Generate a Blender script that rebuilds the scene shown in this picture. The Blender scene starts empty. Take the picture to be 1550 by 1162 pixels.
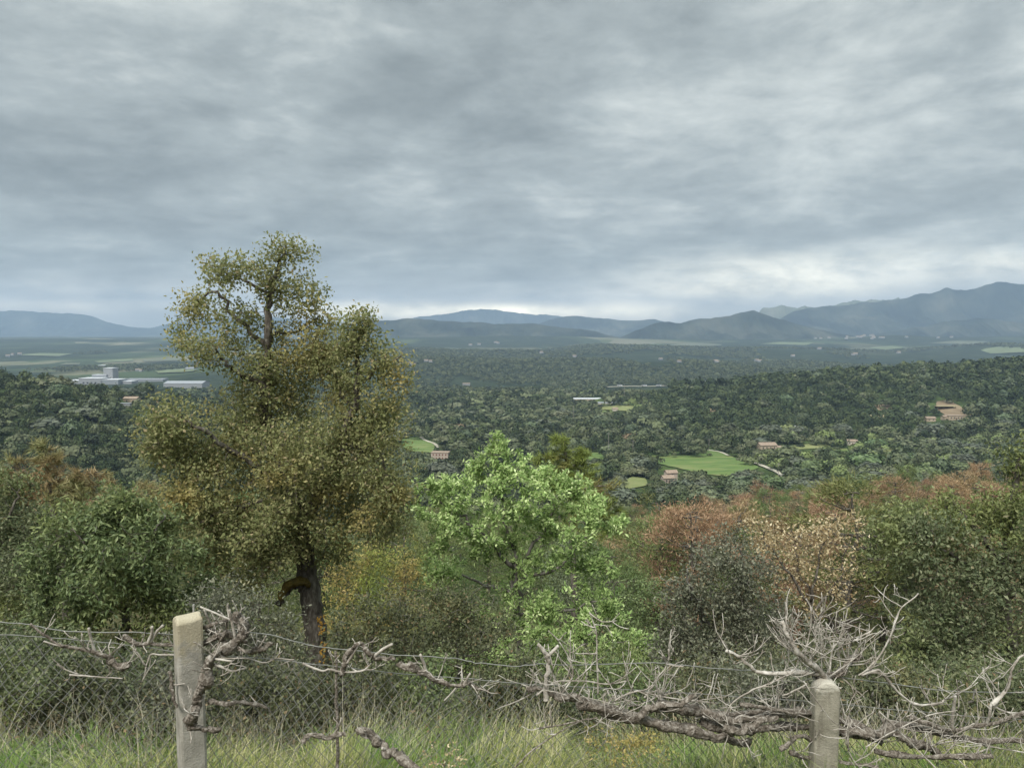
import bpy, math, random
import numpy as np
from math import radians, sin, cos, tan, pi

S = bpy.context.scene
C = S.collection
RNG = np.random.default_rng(7)
random.seed(7)
EXPOSURE = 1.7
SUN_E = 1.5
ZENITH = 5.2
HAZE_D = 0.95e-4
HAZE_COL = (.385, .505, .67, 1)
SKY_RAMP = [(.43, (.074, .085, .086)), (.54, (.100, .113, .114)), (.65, (.137, .153, .153)), (.82, (.235, .250, .241))]
HORIZON_COL = (0.272, 0.272, 0.258)
STRIP_COL = (.70, .66, .54)
LOW_COL = (1.25, 1.12, 0.82)
BLOBS = [(1450, 130, .20, .13, .08), (200, 250, .35, .06, -.04), (760, 230, .25, .08, -.05), (1300, 405, .22, .022, .08), (900, 340, .12, .03, .08), (150, 460, .25, .02, .06), (1000, 462, .5, .02, .05), (600, 452, 1.2, .035, .05)]
WARM = [(1240, 415, .19, .022, .65), (1000, 450, .25, .014, .45), (1480, 405, .16, .018, .5), (160, 440, .22, .012, .3)]
LOW = [(575, 470, .10, .010, .75), (760, 472, .12, .010, .8), (950, 470, .1, .012, .4), (1150, 440, .12, .014, .35), (100, 462, .2, .008, .2)]

# ------------------------------------------------------------------ camera
F_PX, CX, CY, PITCH = 1164.0, 775.0, 581.0, radians(4.13)
cam_d = bpy.data.cameras.new('camera')
cam_d.sensor_width = 36.0
cam_d.lens = 36.0 * F_PX / 1550.0
cam_d.clip_start = 0.05
cam_d.clip_end = 60000.0
cam = bpy.data.objects.new('camera', cam_d)
C.objects.link(cam)
cam.location = (0, 0, 0)
cam.rotation_euler = (radians(90) - PITCH, 0, 0)
S.camera = cam

def slope_of(px, py):
    u = (px - CX) / F_PX
    v = (CY - py) / F_PX
    k = cos(PITCH) + v * sin(PITCH)
    return u / k, (-sin(PITCH) + v * cos(PITCH)) / k

def P(px, py, Y):
    a, b = slope_of(px, py)
    return np.array((a * Y, Y, b * Y))

def to_px(x, y, z):
    f = y * cos(PITCH) - z * sin(PITCH)
    up = y * sin(PITCH) + z * cos(PITCH)
    return CX + F_PX * x / f, CY - F_PX * up / f

# ------------------------------------------------------------------ numpy noise
def _hash(ix, iy, seed):
    n = (ix.astype(np.int64) * 374761393 + iy.astype(np.int64) * 668265263 + seed * 974711) & 0xffffffff
    n = ((n ^ (n >> 13)) * 1274126177) & 0xffffffff
    return ((n ^ (n >> 16)) & 0xffff) / 65535.0

def vnoise(x, y, seed=0):
    x = np.asarray(x, float); y = np.asarray(y, float)
    ix = np.floor(x); iy = np.floor(y)
    fx = x - ix; fy = y - iy
    fx = fx * fx * (3 - 2 * fx); fy = fy * fy * (3 - 2 * fy)
    a = _hash(ix, iy, seed); b = _hash(ix + 1, iy, seed)
    c = _hash(ix, iy + 1, seed); d = _hash(ix + 1, iy + 1, seed)
    return (a * (1 - fx) + b * fx) * (1 - fy) + (c * (1 - fx) + d * fx) * fy

def fbm(x, y, seed=0, oct=4):
    s = 0; a = 0.5; t = 0
    for k in range(oct):
        s = s + a * vnoise(x, y, seed + k * 17); t += a
        a *= 0.5; x = np.asarray(x) * 2.03; y = np.asarray(y) * 2.03
    return s / t

def sstep(a, b, x):
    t = np.clip((np.asarray(x, float) - a) / (b - a), 0, 1)
    return t * t * (3 - 2 * t)

# ------------------------------------------------------------------ terrain height
_PY = np.array([-300, -60, -5, 0, 1.5, 2.5, 3, 4.5, 6, 9, 15, 30, 60, 100, 130, 160, 200, 300, 400, 550, 800, 1000, 1200, 1500, 2000, 3000, 3800, 4300, 4800, 5300, 7000, 15000], float)
_PZ = np.array([2, -.5, -1.6, -1.62, -1.74, -2.0, -2.15, -2.75, -3.4, -4.6, -7.2, -12.8, -21.5, -30, -37, -47, -62, -82, -88, -96, -106, -111, -115, -125, -130, -134, -130, -116, -96, -78, -84, -150], float)

def H(x, y):
    x = np.asarray(x, float); y = np.asarray(y, float)
    z = np.interp(y, _PY, _PZ)
    yy = np.maximum(y, 1.0)
    s = x / yy
    # near slope: gentler to the east
    z = z + 7.0 * sstep(.05, .6, s) * sstep(40, 100, y) * (1 - sstep(150, 260, y))
    z = z + 4.0 * sstep(.15, .7, -s) * sstep(15, 60, y) * (1 - sstep(110, 220, y))
    # wooded ridge on the west
    z = z + 53 * np.exp(-((y - 610) / 175.0) ** 2) * (1 - sstep(-420, -90, x) * 1.0)
    # wooded ridge on the east
    amp = np.clip((x - 110) / 555.0, 0, 1.25) ** .62 * 62
    z = z + amp * np.exp(-((y - 1010) / 255.0) ** 2)
    # low wooded rise in the middle
    z = z + 6 * np.exp(-((y - 1150) / 140.0) ** 2) * np.exp(-((x + 60) / 260.0) ** 2)
    # undulation
    far = sstep(250, 700, y)
    z = z + (fbm(x / 160, y / 160, 3) - .5) * 9 * far * (1 - sstep(1300, 1900, y))
    plain = sstep(1300, 2200, y)
    hills = fbm(x / 900, y / 900, 9, 3)
    z = z + plain * np.maximum(hills - .42, 0) * 120 * (1 - .8 * sstep(-.2, -.5, s)) * (1 - sstep(4200, 6200, y) * .7)
    z = z + sstep(8, 40, y) * (1 - far) * (fbm(x / 18, y / 18, 5) - .5) * 2.2
    z = z + (fbm(x / 1.3, y / 1.3, 6, 3) - .5) * .18 * (1 - sstep(20, 60, y)) * sstep(1.2, 2.2, y)
    return z

def hit(px, py, y0=2.0, y1=9000.0):
    """where the ray through a pixel of the photograph meets the ground"""
    a, b = slope_of(px, py)
    ys = np.geomspace(y0, y1, 700)
    d = b * ys - H(a * ys, ys)
    k = np.argmax(d < 0)
    if d[k] >= 0:
        return None
    lo, hi = ys[max(k - 1, 0)], ys[k]
    for _ in range(2):
        m = np.linspace(lo, hi, 40)
        e = b * m - H(a * m, m)
        q = max(int(np.argmax(e < 0)), 1)
        lo, hi = m[q - 1], m[q]
    return np.array((a * hi, hi, float(H(a * hi, hi))))

# ------------------------------------------------------------------ objects
def thing(name, label, cat, loc, group=None, rz=0.0):
    o = bpy.data.objects.new(name, None)
    C.objects.link(o)
    o.location = tuple(float(c) for c in loc)
    o.rotation_euler = (0, 0, rz)
    o.empty_display_size = .1
    o['label'] = label; o['category'] = cat
    if group: o['group'] = group
    return o

def tag(o, label, cat, group=None):
    o['label'] = label; o['category'] = cat
    if group: o['group'] = group
    return o

class MB:
    """collects shapes; build() links them as one mesh object"""
    def __init__(self):
        self.v = []; self.q = []; self.t = []; self.qm = []; self.tm = []; self.n = 0; self.attr = []
    def add(self, v, quads=None, tris=None, m=0, tone=None):
        v = np.asarray(v, float).reshape(-1, 3)
        self.v.append(v)
        if quads is not None and len(quads):
            q = np.asarray(quads, np.int64).reshape(-1, 4) + self.n
            self.q.append(q); self.qm.append(np.full(len(q), m, np.int32))
        if tris is not None and len(tris):
            t = np.asarray(tris, np.int64).reshape(-1, 3) + self.n
            self.t.append(t); self.tm.append(np.full(len(t), m, np.int32))
        if tone is not None:
            self.attr.append(np.broadcast_to(np.asarray(tone, float), (len(v),)))
        else:
            self.attr.append(np.zeros(len(v)))
        self.n += len(v)
        return self
    def box(self, c, s, rz=0.0, m=0, bevel=0.0):
        x, y, z = s[0] / 2, s[1] / 2, s[2] / 2
        v = np.array([(-x, -y, -z), (x, -y, -z), (x, y, -z), (-x, y, -z), (-x, -y, z), (x, -y, z), (x, y, z), (-x, y, z)])
        ca, sa = cos(rz), sin(rz)
        v = np.c_[v[:, 0] * ca - v[:, 1] * sa, v[:, 0] * sa + v[:, 1] * ca, v[:, 2]] + np.asarray(c)
        return self.add(v, [(0, 3, 2, 1), (4, 5, 6, 7), (0, 1, 5, 4), (1, 2, 6, 5), (2, 3, 7, 6), (3, 0, 4, 7)], m=m)
    def tube(self, pts, rad, sides=6, m=0, cap=True, rough=0.0, rng=None):
        pts = np.asarray(pts, float); n = len(pts)
        rad = np.broadcast_to(np.asarray(rad, float), (n,))
        tg = np.gradient(pts, axis=0)
        tg /= np.maximum(np.linalg.norm(tg, axis=1, keepdims=True), 1e-9)
        ref = np.array((0., 0., 1.)) if abs(tg[0][2]) < .9 else np.array((1., 0., 0.))
        a0 = np.cross(tg[0], ref); a0 /= np.linalg.norm(a0)
        A = np.zeros_like(pts); A[0] = a0
        for i in range(1, n):
            a = A[i - 1] - tg[i] * np.dot(A[i - 1], tg[i])
            A[i] = a / max(np.linalg.norm(a), 1e-9)
        B = np.cross(tg, A)
        th = np.arange(sides) * 2 * pi / sides
        r = rad[:, None] * np.ones(sides)
        if rough and rng is not None:
            r = r * (1 + rough * rng.normal(size=r.shape))
        v = pts[:, None, :] + r[:, :, None] * (np.cos(th)[None, :, None] * A[:, None, :] + np.sin(th)[None, :, None] * B[:, None, :])
        i = np.arange(n - 1)[:, None] * sides; j = np.arange(sides)[None, :]; k = (j + 1) % sides
        q = np.stack([i + j, i + k, i + sides + k, i + sides + j], -1).reshape(-1, 4)
        v = v.reshape(-1, 3); t = None
        if cap:
            v = np.vstack([v, pts[0], pts[-1]])
            c0, c1 = n * sides, n * sides + 1
            jj = np.arange(sides); kk = (jj + 1) % sides
            t = np.vstack([np.c_[np.full(sides, c0), kk, jj], np.c_[np.full(sides, c1), (n - 1) * sides + jj, (n - 1) * sides + kk]])
        return self.add(v, q, t, m=m)
    def build(self, name, mats, parent=None, origin=(0, 0, 0), smooth=False, tone=False):
        me = bpy.data.meshes.new(name)
        v = (np.vstack(self.v) - np.asarray(origin, float)).astype(np.float32)
        q = np.vstack(self.q) if self.q else np.zeros((0, 4), np.int64)
        t = np.vstack(self.t) if self.t else np.zeros((0, 3), np.int64)
        me.vertices.add(len(v)); me.vertices.foreach_set('co', v.ravel())
        nl = q.size + t.size
        me.loops.add(nl)
        me.loops.foreach_set('vertex_index', np.concatenate([q.ravel(), t.ravel()]).astype(np.int32))
        me.polygons.add(len(q) + len(t))
        st = np.concatenate([np.arange(len(q)) * 4, q.size + np.arange(len(t)) * 3]).astype(np.int32)
        me.polygons.foreach_set('loop_start', st)
        mi = np.concatenate((self.qm or [np.zeros(0, np.int32)]) + (self.tm or [np.zeros(0, np.int32)])).astype(np.int32)
        me.polygons.foreach_set('material_index', mi)
        me.polygons.foreach_set('use_smooth', np.full(len(q) + len(t), smooth, bool))
        if tone:
            at = me.attributes.new('tone', 'FLOAT', 'POINT')
            at.data.foreach_set('value', np.concatenate(self.attr).astype(np.float32))
        if not isinstance(mats, (list, tuple)): mats = [mats]
        for m in mats: me.materials.append(m)
        me.update(calc_edges=True)
        o = bpy.data.objects.new(name, me)
        C.objects.link(o)
        if parent is not None:
            o.parent = parent
        return o

# ------------------------------------------------------------------ materials
def new_mat(name):
    m = bpy.data.materials.new(name); m.use_nodes = True
    nt = m.node_tree; nt.nodes.clear()
    out = nt.nodes.new('ShaderNodeOutputMaterial')
    return m, nt, out

def N(nt, typ, **kw):
    n = nt.nodes.new(typ)
    for k, v in kw.items():
        if k == 'ins':
            for a, b in v.items(): n.inputs[a].default_value = b
        else: setattr(n, k, v)
    return n

def ramp(nt, fac, stops, interp='LINEAR'):
    r = nt.nodes.new('ShaderNodeValToRGB')
    r.color_ramp.interpolation = interp
    e = r.color_ramp.elements
    while len(e) < len(stops): e.new(.5)
    for k, (p, c) in enumerate(stops):
        e[k].position = p; e[k].color = (c[0], c[1], c[2], 1)
    nt.links.new(fac, r.inputs[0])
    return r.outputs[0]

def mixc(nt, a, b, fac, mode='MIX'):
    n = nt.nodes.new('ShaderNodeMix'); n.data_type = 'RGBA'; n.blend_type = mode; n.clamp_factor = True
    for s, i in ((fac, 0), (a, 6), (b, 7)):
        if hasattr(s, 'is_linked'): nt.links.new(s, n.inputs[i])
        elif i == 0: n.inputs[0].default_value = s
        else: n.inputs[i].default_value = (s[0], s[1], s[2], 1)
    return n.outputs[2]

def math_(nt, op, a, b=None, c=None, clamp=False):
    n = nt.nodes.new('ShaderNodeMath'); n.operation = op; n.use_clamp = clamp
    for i, s in enumerate((a, b, c)):
        if s is None: continue
        if hasattr(s, 'is_linked'): nt.links.new(s, n.inputs[i])
        else: n.inputs[i].default_value = s
    return n.outputs[0]

def noise(nt, vec, scale, detail=4, rough=.55, dist=0.0, out='Fac'):
    n = nt.nodes.new('ShaderNodeTexNoise')
    n.inputs['Scale'].default_value = scale; n.inputs['Detail'].default_value = detail
    n.inputs['Roughness'].default_value = rough; n.inputs['Distortion'].default_value = dist
    if vec is not None: nt.links.new(vec, n.inputs['Vector'])
    return n.outputs[out]

def geo(nt, s): return nt.nodes.new('ShaderNodeNewGeometry').outputs[s]

def leaf_mat(name, stops, patch=None, patch_scale=1.2, patch_lo=.5, patch_hi=.65, trans=.3, rough=.55, spec=.3, objvar=0.0, dry=None, dry_frac=.04):
    """leaves: a colour for each leaf, patches of another growth, light passing through"""
    m, nt, out = new_mat(name)
    rnd = geo(nt, 'Random Per Island')
    col = ramp(nt, rnd, stops)
    pos = geo(nt, 'Position')
    if patch is not None:
        pf = noise(nt, pos, patch_scale, 3)
        pm = N(nt, 'ShaderNodeMapRange'); nt.links.new(pf, pm.inputs[0])
        pm.inputs[1].default_value = patch_lo; pm.inputs[2].default_value = patch_hi
        col = mixc(nt, col, ramp(nt, rnd, patch), pm.outputs[0])
    if dry is not None:
        r2 = math_(nt, 'FRACT', math_(nt, 'MULTIPLY', rnd, 37.7))
        col = mixc(nt, col, dry, math_(nt, 'LESS_THAN', r2, dry_frac))
    if objvar:
        oi = N(nt, 'ShaderNodeObjectInfo')
        hsv = N(nt, 'ShaderNodeHueSaturation'); nt.links.new(col, hsv.inputs['Color'])
        nt.links.new(math_(nt, 'MULTIPLY_ADD', oi.outputs['Random'], objvar * .12, .5 - objvar * .06), hsv.inputs['Hue'])
        r3 = math_(nt, 'FRACT', math_(nt, 'MULTIPLY', oi.outputs['Random'], 13.3))
        nt.links.new(math_(nt, 'MULTIPLY_ADD', r3, objvar, 1 - objvar * .5), hsv.inputs['Value'])
        col = hsv.outputs[0]
    p = N(nt, 'ShaderNodeBsdfPrincipled')
    nt.links.new(col, p.inputs['Base Color'])
    p.inputs['Roughness'].default_value = rough
    p.inputs['Specular IOR Level'].default_value = spec
    tr = N(nt, 'ShaderNodeBsdfTranslucent'); nt.links.new(col, tr.inputs[0])
    mx = N(nt, 'ShaderNodeMixShader'); mx.inputs[0].default_value = trans
    nt.links.new(p.outputs[0], mx.inputs[1]); nt.links.new(tr.outputs[0], mx.inputs[2])
    nt.links.new(mx.outputs[0], out.inputs[0])
    return m

def rough_mat(name, stops, scale=8, detail=6, rough=.9, bump=.4, bscale=None, bdist=.01, spots=None, spot_scale=20, spot_lo=.6, spot_hi=.7, dist=0.0, stretch=None):
    m, nt, out = new_mat(name)
    pos = geo(nt, 'Position')
    if stretch:
        mp = N(nt, 'ShaderNodeMapping'); nt.links.new(pos, mp.inputs[0]); mp.inputs['Scale'].default_value = stretch
        pos = mp.outputs[0]
    f = noise(nt, pos, scale, detail, .6, dist)
    col = ramp(nt, f, stops)
    if spots is not None:
        sf = noise(nt, pos, spot_scale, 3)
        pm = N(nt, 'ShaderNodeMapRange'); nt.links.new(sf, pm.inputs[0])
        pm.inputs[1].default_value = spot_lo; pm.inputs[2].default_value = spot_hi
        col = mixc(nt, col, spots, pm.outputs[0])
    p = N(nt, 'ShaderNodeBsdfPrincipled'); nt.links.new(col, p.inputs['Base Color'])
    p.inputs['Roughness'].default_value = rough; p.inputs['Specular IOR Level'].default_value = .2
    if bump:
        b = N(nt, 'ShaderNodeBump'); b.inputs['Strength'].default_value = bump; b.inputs['Distance'].default_value = bdist
        bf = noise(nt, pos, bscale or scale * 3, 5)
        nt.links.new(bf, b.inputs['Height']); nt.links.new(b.outputs[0], p.inputs['Normal'])
    nt.links.new(p.outputs[0], out.inputs[0])
    return m

def tone_mat(name, stops, isl=.14, rough=.8, trans=.15, big=None):
    """woodland: each tree has its own tone (attribute), each spray of leaves varies a little"""
    m, nt, out = new_mat(name)
    at = N(nt, 'ShaderNodeAttribute', attribute_name='tone')
    col = ramp(nt, at.outputs['Fac'], stops)
    rnd = geo(nt, 'Random Per Island')
    hsv = N(nt, 'ShaderNodeHueSaturation'); nt.links.new(col, hsv.inputs['Color'])
    nt.links.new(math_(nt, 'MULTIPLY_ADD', rnd, isl, 1 - isl / 2), hsv.inputs['Value'])
    col = hsv.outputs[0]
    p = N(nt, 'ShaderNodeBsdfDiffuse'); nt.links.new(col, p.inputs[0])
    tr = N(nt, 'ShaderNodeBsdfTranslucent'); nt.links.new(col, tr.inputs[0])
    mx = N(nt, 'ShaderNodeMixShader'); mx.inputs[0].default_value = trans
    nt.links.new(p.outputs[0], mx.inputs[1]); nt.links.new(tr.outputs[0], mx.inputs[2])
    nt.links.new(mx.outputs[0], out.inputs[0])
    return m

def flat_mat(name, col, rough=.85, var=.15, scale=1.0):
    c0 = tuple(c * (1 - var) for c in col); c1 = tuple(min(1, c * (1 + var)) for c in col)
    return rough_mat(name, [(.3, c0), (.7, c1)], scale=scale, bump=0, rough=rough)
# ------------------------------------------------------------------ sky and light
SUN_EL, SUN_AZ = radians(52), radians(205)      # behind the viewer, a little to the west
w = bpy.data.worlds.new('World'); S.world = w; w.use_nodes = True
nt = w.node_tree; nt.nodes.clear()
wo = nt.nodes.new('ShaderNodeOutputWorld'); bg = nt.nodes.new('ShaderNodeBackground')
bg.inputs[1].default_value = 0.1
nt.links.new(bg.outputs[0], wo.inputs[0])
tc = nt.nodes.new('ShaderNodeTexCoord')
D_ = tc.outputs['Generated']
sky = nt.nodes.new('ShaderNodeTexSky'); sky.sky_type = 'NISHITA'; sky.sun_disc = False
sky.sun_elevation = SUN_EL; sky.sun_rotation = SUN_AZ; sky.altitude = 200
sep = N(nt, 'ShaderNodeSeparateXYZ'); nt.links.new(D_, sep.inputs[0])
dx, dy, dz = sep.outputs
zc = math_(nt, 'MAXIMUM', dz, 0.0)
den = math_(nt, 'ADD', zc, 0.10)
qx = math_(nt, 'DIVIDE', dx, den); qy = math_(nt, 'DIVIDE', dy, den)
cmb = N(nt, 'ShaderNodeCombineXYZ'); nt.links.new(qx, cmb.inputs[0]); nt.links.new(qy, cmb.inputs[1]); cmb.inputs[2].default_value = 3.7
def cloud(scale, detail, rough_, dist, off, sy=1.0, rot=0.0):
    mp = N(nt, 'ShaderNodeMapping'); nt.links.new(cmb.outputs[0], mp.inputs[0])
    mp.inputs['Location'].default_value = off; mp.inputs['Scale'].default_value = (1, sy, 1); mp.inputs['Rotation'].default_value = (0, 0, rot)
    return noise(nt, mp.outputs[0], scale, detail, rough_, dist)
n1 = cloud(.42, 5, .50, .5, (1.3, 4.1, 0), 1.0, .5)        # broad bands
n2 = cloud(1.5, 7, .57, .35, (7.3, 2.2, 0), 1.15, .35)      # rolls
n3 = cloud(4.5, 6, .60, .4, (2.9, 8.4, 0), 1.0, .2)        # wisps
mpd = N(nt, 'ShaderNodeMapping'); nt.links.new(D_, mpd.inputs[0]); mpd.inputs['Scale'].default_value = (1, 1, 2.3)
n5 = noise(nt, mpd.outputs[0], 5.5, 8, .60, .3)
n6 = noise(nt, mpd.outputs[0], 17, 7, .62, .2)
def blob(px, py, wx, wy, amt):
    """a broad brighter or darker stretch of cloud round one direction"""
    a, b = slope_of(px, py)
    d = np.array((a, 1, b)); d /= np.linalg.norm(d)
    ex = math_(nt, 'DIVIDE', math_(nt, 'SUBTRACT', dx, float(d[0])), wx)
    ez = math_(nt, 'DIVIDE', math_(nt, 'SUBTRACT', dz, float(d[2])), wy)
    r2 = math_(nt, 'ADD', math_(nt, 'MULTIPLY', ex, ex), math_(nt, 'MULTIPLY', ez, ez))
    g = math_(nt, 'EXPONENT', math_(nt, 'MULTIPLY', r2, -1.0))
    ahead = math_(nt, 'GREATER_THAN', dy, 0.0)
    return math_(nt, 'MULTIPLY', math_(nt, 'MULTIPLY', g, ahead), amt)
v = math_(nt, 'MULTIPLY_ADD', n1, .34, 0.0)
v = math_(nt, 'MULTIPLY_ADD', n2, .36, v)
v = math_(nt, 'MULTIPLY_ADD', n3, .10, v)
v = math_(nt, 'MULTIPLY_ADD', n5, .48, v)
v = math_(nt, 'MULTIPLY_ADD', n6, .20, v)
v = math_(nt, 'ADD', v, -.125)
for b_ in BLOBS:
    v = math_(nt, 'ADD', v, blob(*b_))
ccol = ramp(nt, v, SKY_RAMP)
# the bright warm strip under the cloud deck
elev = math_(nt, 'DIVIDE', dz, math_(nt, 'SQRT', math_(nt, 'ADD', math_(nt, 'MULTIPLY', dx, dx), math_(nt, 'MULTIPLY', dy, dy))))
strip = None
for b_ in WARM:
    s_ = blob(*b_)
    strip = s_ if strip is None else math_(nt, 'MAXIMUM', strip, s_)
n4 = noise(nt, mpd.outputs[0], 11, 7, .6, .15)
n4r = N(nt, 'ShaderNodeMapRange'); nt.links.new(n4, n4r.inputs[0]); n4r.inputs[1].default_value = .36; n4r.inputs[2].default_value = .62
strip = math_(nt, 'MULTIPLY', strip, n4r.outputs[0], clamp=True)
ccol = mixc(nt, ccol, STRIP_COL, math_(nt, 'MULTIPLY', strip, .9))
# paler close to the horizon, under the edge of the cloud deck
hz = N(nt, 'ShaderNodeMapRange'); nt.links.new(elev, hz.inputs[0]); hz.interpolation_type = 'SMOOTHSTEP'
hz.inputs[1].default_value = .085; hz.inputs[2].default_value = .012; hz.inputs[3].default_value = 0; hz.inputs[4].default_value = .85
ccol = mixc(nt, ccol, HORIZON_COL, math_(nt, 'MULTIPLY', hz.outputs[0], math_(nt, 'MULTIPLY_ADD', n4r.outputs[0], .45, .55)))
low = None
for b_ in LOW:
    s_ = blob(*b_)
    low = s_ if low is None else math_(nt, 'MAXIMUM', low, s_)
low = math_(nt, 'MULTIPLY', low, math_(nt, 'MULTIPLY_ADD', n4r.outputs[0], .6, .4), clamp=True)
ccol = mixc(nt, ccol, LOW_COL, low)
# brighter towards the zenith, boosted beyond natural overcast to light the land
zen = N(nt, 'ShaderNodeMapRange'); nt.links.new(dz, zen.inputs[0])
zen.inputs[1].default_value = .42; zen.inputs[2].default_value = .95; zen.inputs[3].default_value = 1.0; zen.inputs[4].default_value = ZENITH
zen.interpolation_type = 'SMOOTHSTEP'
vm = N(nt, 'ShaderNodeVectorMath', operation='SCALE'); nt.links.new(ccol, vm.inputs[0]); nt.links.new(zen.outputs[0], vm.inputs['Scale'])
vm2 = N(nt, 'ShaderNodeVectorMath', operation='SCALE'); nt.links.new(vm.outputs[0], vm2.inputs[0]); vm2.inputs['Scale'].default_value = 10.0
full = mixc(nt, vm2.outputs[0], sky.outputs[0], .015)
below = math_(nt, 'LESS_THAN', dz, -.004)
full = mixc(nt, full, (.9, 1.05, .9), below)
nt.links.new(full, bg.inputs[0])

sd = bpy.data.lights.new('sun', 'SUN'); sd.energy = SUN_E; sd.angle = radians(20); sd.color = (1, .96, .9)
so = bpy.data.objects.new('sun', sd); C.objects.link(so)
_d = np.array((sin(SUN_AZ) * cos(SUN_EL), cos(SUN_AZ) * cos(SUN_EL), sin(SUN_EL)))
from mathutils import Vector
so.rotation_euler = Vector(_d).to_track_quat('Z', 'Y').to_euler()
so.location = tuple(_d * 50)

S.view_settings.view_transform = 'Standard'
try: S.view_settings.look = 'None'
except Exception: pass
S.view_settings.exposure = EXPOSURE; S.view_settings.gamma = 1.0
S.cycles.max_bounces = 6; S.cycles.diffuse_bounces = 4; S.cycles.transmission_bounces = 3; S.cycles.volume_bounces = 1
S.cycles.glossy_bounces = 2; S.cycles.transparent_max_bounces = 8
S.cycles.use_denoising = True
S.cycles.use_adaptive_sampling = False

# ------------------------------------------------------------------ haze
hm, hn, ho = new_mat('haze_air')
pv = N(hn, 'ShaderNodeVolumePrincipled')
pv.inputs['Color'].default_value = HAZE_COL; pv.inputs['Density'].default_value = HAZE_D; pv.inputs['Anisotropy'].default_value = 0.0
hn.links.new(pv.outputs[0], ho.inputs['Volume'])
hb = MB().box((0, 6950, (545 - 290) / 2), (34000, 14500, 545 + 290))
haze = hb.build('haze', hm); haze['kind'] = 'stuff'

# ------------------------------------------------------------------ ground
ys = np.concatenate([[-240, -120, -60, -30, -15, -8], np.arange(-5, 15, .4), np.geomspace(15, 14000, 310)])
sc_ = np.linspace(-1, 1, 300)
wd = np.where(ys > 0, .98 * ys + 40, 40)
X = sc_[None, :] * wd[:, None]; Y = np.repeat(ys[:, None], len(sc_), 1)
Z = H(X, Y)
g = MB()
nr, nc = X.shape
i = np.arange(nr - 1)[:, None] * nc; j = np.arange(nc - 1)[None, :]
q = np.stack([i + j, i + j + 1, i + nc + j + 1, i + nc + j], -1).reshape(-1, 4)
g.add(np.stack([X, Y, Z], -1).reshape(-1, 3), q)
gm, gn, go_ = new_mat('ground_earth')
pos = geo(gn, 'Position')
sp = N(gn, 'ShaderNodeSeparateXYZ'); gn.links.new(pos, sp.inputs[0])
# near: earth and litter; valley: scrub; plain: woods and fields
near = ramp(gn, noise(gn, pos, 3.0, 6), [(.3, (.055, .043, .026)), (.55, (.10, .08, .045)), (.75, (.13, .12, .05))])
scrub = ramp(gn, noise(gn, pos, .05, 8, .65), [(.35, (.022, .034, .016)), (.5, (.04, .055, .022)), (.62, (.06, .085, .028)), (.75, (.11, .12, .05))])
wood = ramp(gn, noise(gn, pos, .012, 10, .7), [(.35, (.016, .023, .015)), (.55, (.028, .037, .022)), (.7, (.045, .055, .03))])
mpf = N(gn, 'ShaderNodeMapping'); gn.links.new(pos, mpf.inputs[0]); mpf.inputs['Scale'].default_value = (.0032, .0019, 0)
vo = N(gn, 'ShaderNodeTexVoronoi'); gn.links.new(mpf.outputs[0], vo.inputs['Vector']); vo.inputs['Scale'].default_value = 1.6
vs = N(gn, 'ShaderNodeSeparateColor'); gn.links.new(vo.outputs['Color'], vs.inputs[0])
fields = ramp(gn, vs.outputs[0], [(0, (.045, .06, .034)), (.3, (.085, .105, .052)), (.5, (.16, .155, .10)), (.7, (.06, .082, .042)), (.9, (.20, .185, .13))], 'CONSTANT')
fm = noise(gn, pos, .0011, 3, .5)
fmr = N(gn, 'ShaderNodeMapRange'); gn.links.new(fm, fmr.inputs[0]); fmr.inputs[1].default_value = .50; fmr.inputs[2].default_value = .56
# more fields in the western and the farther plain
bias = N(gn, 'ShaderNodeMapRange'); gn.links.new(sp.outputs[0], bias.inputs[0])
bias.inputs[1].default_value = -300; bias.inputs[2].default_value = -900; bias.inputs[3].default_value = .0; bias.inputs[4].default_value = .7
bias2 = N(gn, 'ShaderNodeMapRange'); gn.links.new(sp.outputs[1], bias2.inputs[0])
bias2.inputs[1].default_value = 3300; bias2.inputs[2].default_value = 4600; bias2.inputs[3].default_value = .0; bias2.inputs[4].default_value = .6
ff = math_(gn, 'MULTIPLY', fmr.outputs[0], math_(gn, 'MAXIMUM', bias.outputs[0], bias2.outputs[0]), clamp=True)
plain_c = mixc(gn, wood, fields, ff)
m1 = N(gn, 'ShaderNodeMapRange'); gn.links.new(sp.outputs[1], m1.inputs[0]); m1.inputs[1].default_value = 12; m1.inputs[2].default_value = 60
m2 = N(gn, 'ShaderNodeMapRange'); gn.links.new(sp.outputs[1], m2.inputs[0]); m2.inputs[1].default_value = 1250; m2.inputs[2].default_value = 1500
gc = mixc(gn, mixc(gn, near, scrub, m1.outputs[0]), plain_c, m2.outputs[0])
gp = N(gn, 'ShaderNodeBsdfDiffuse'); gn.links.new(gc, gp.inputs[0]); gn.links.new(gp.outputs[0], go_.inputs[0])
ground = g.build('ground', gm, smooth=True); ground['kind'] = 'structure'

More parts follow.
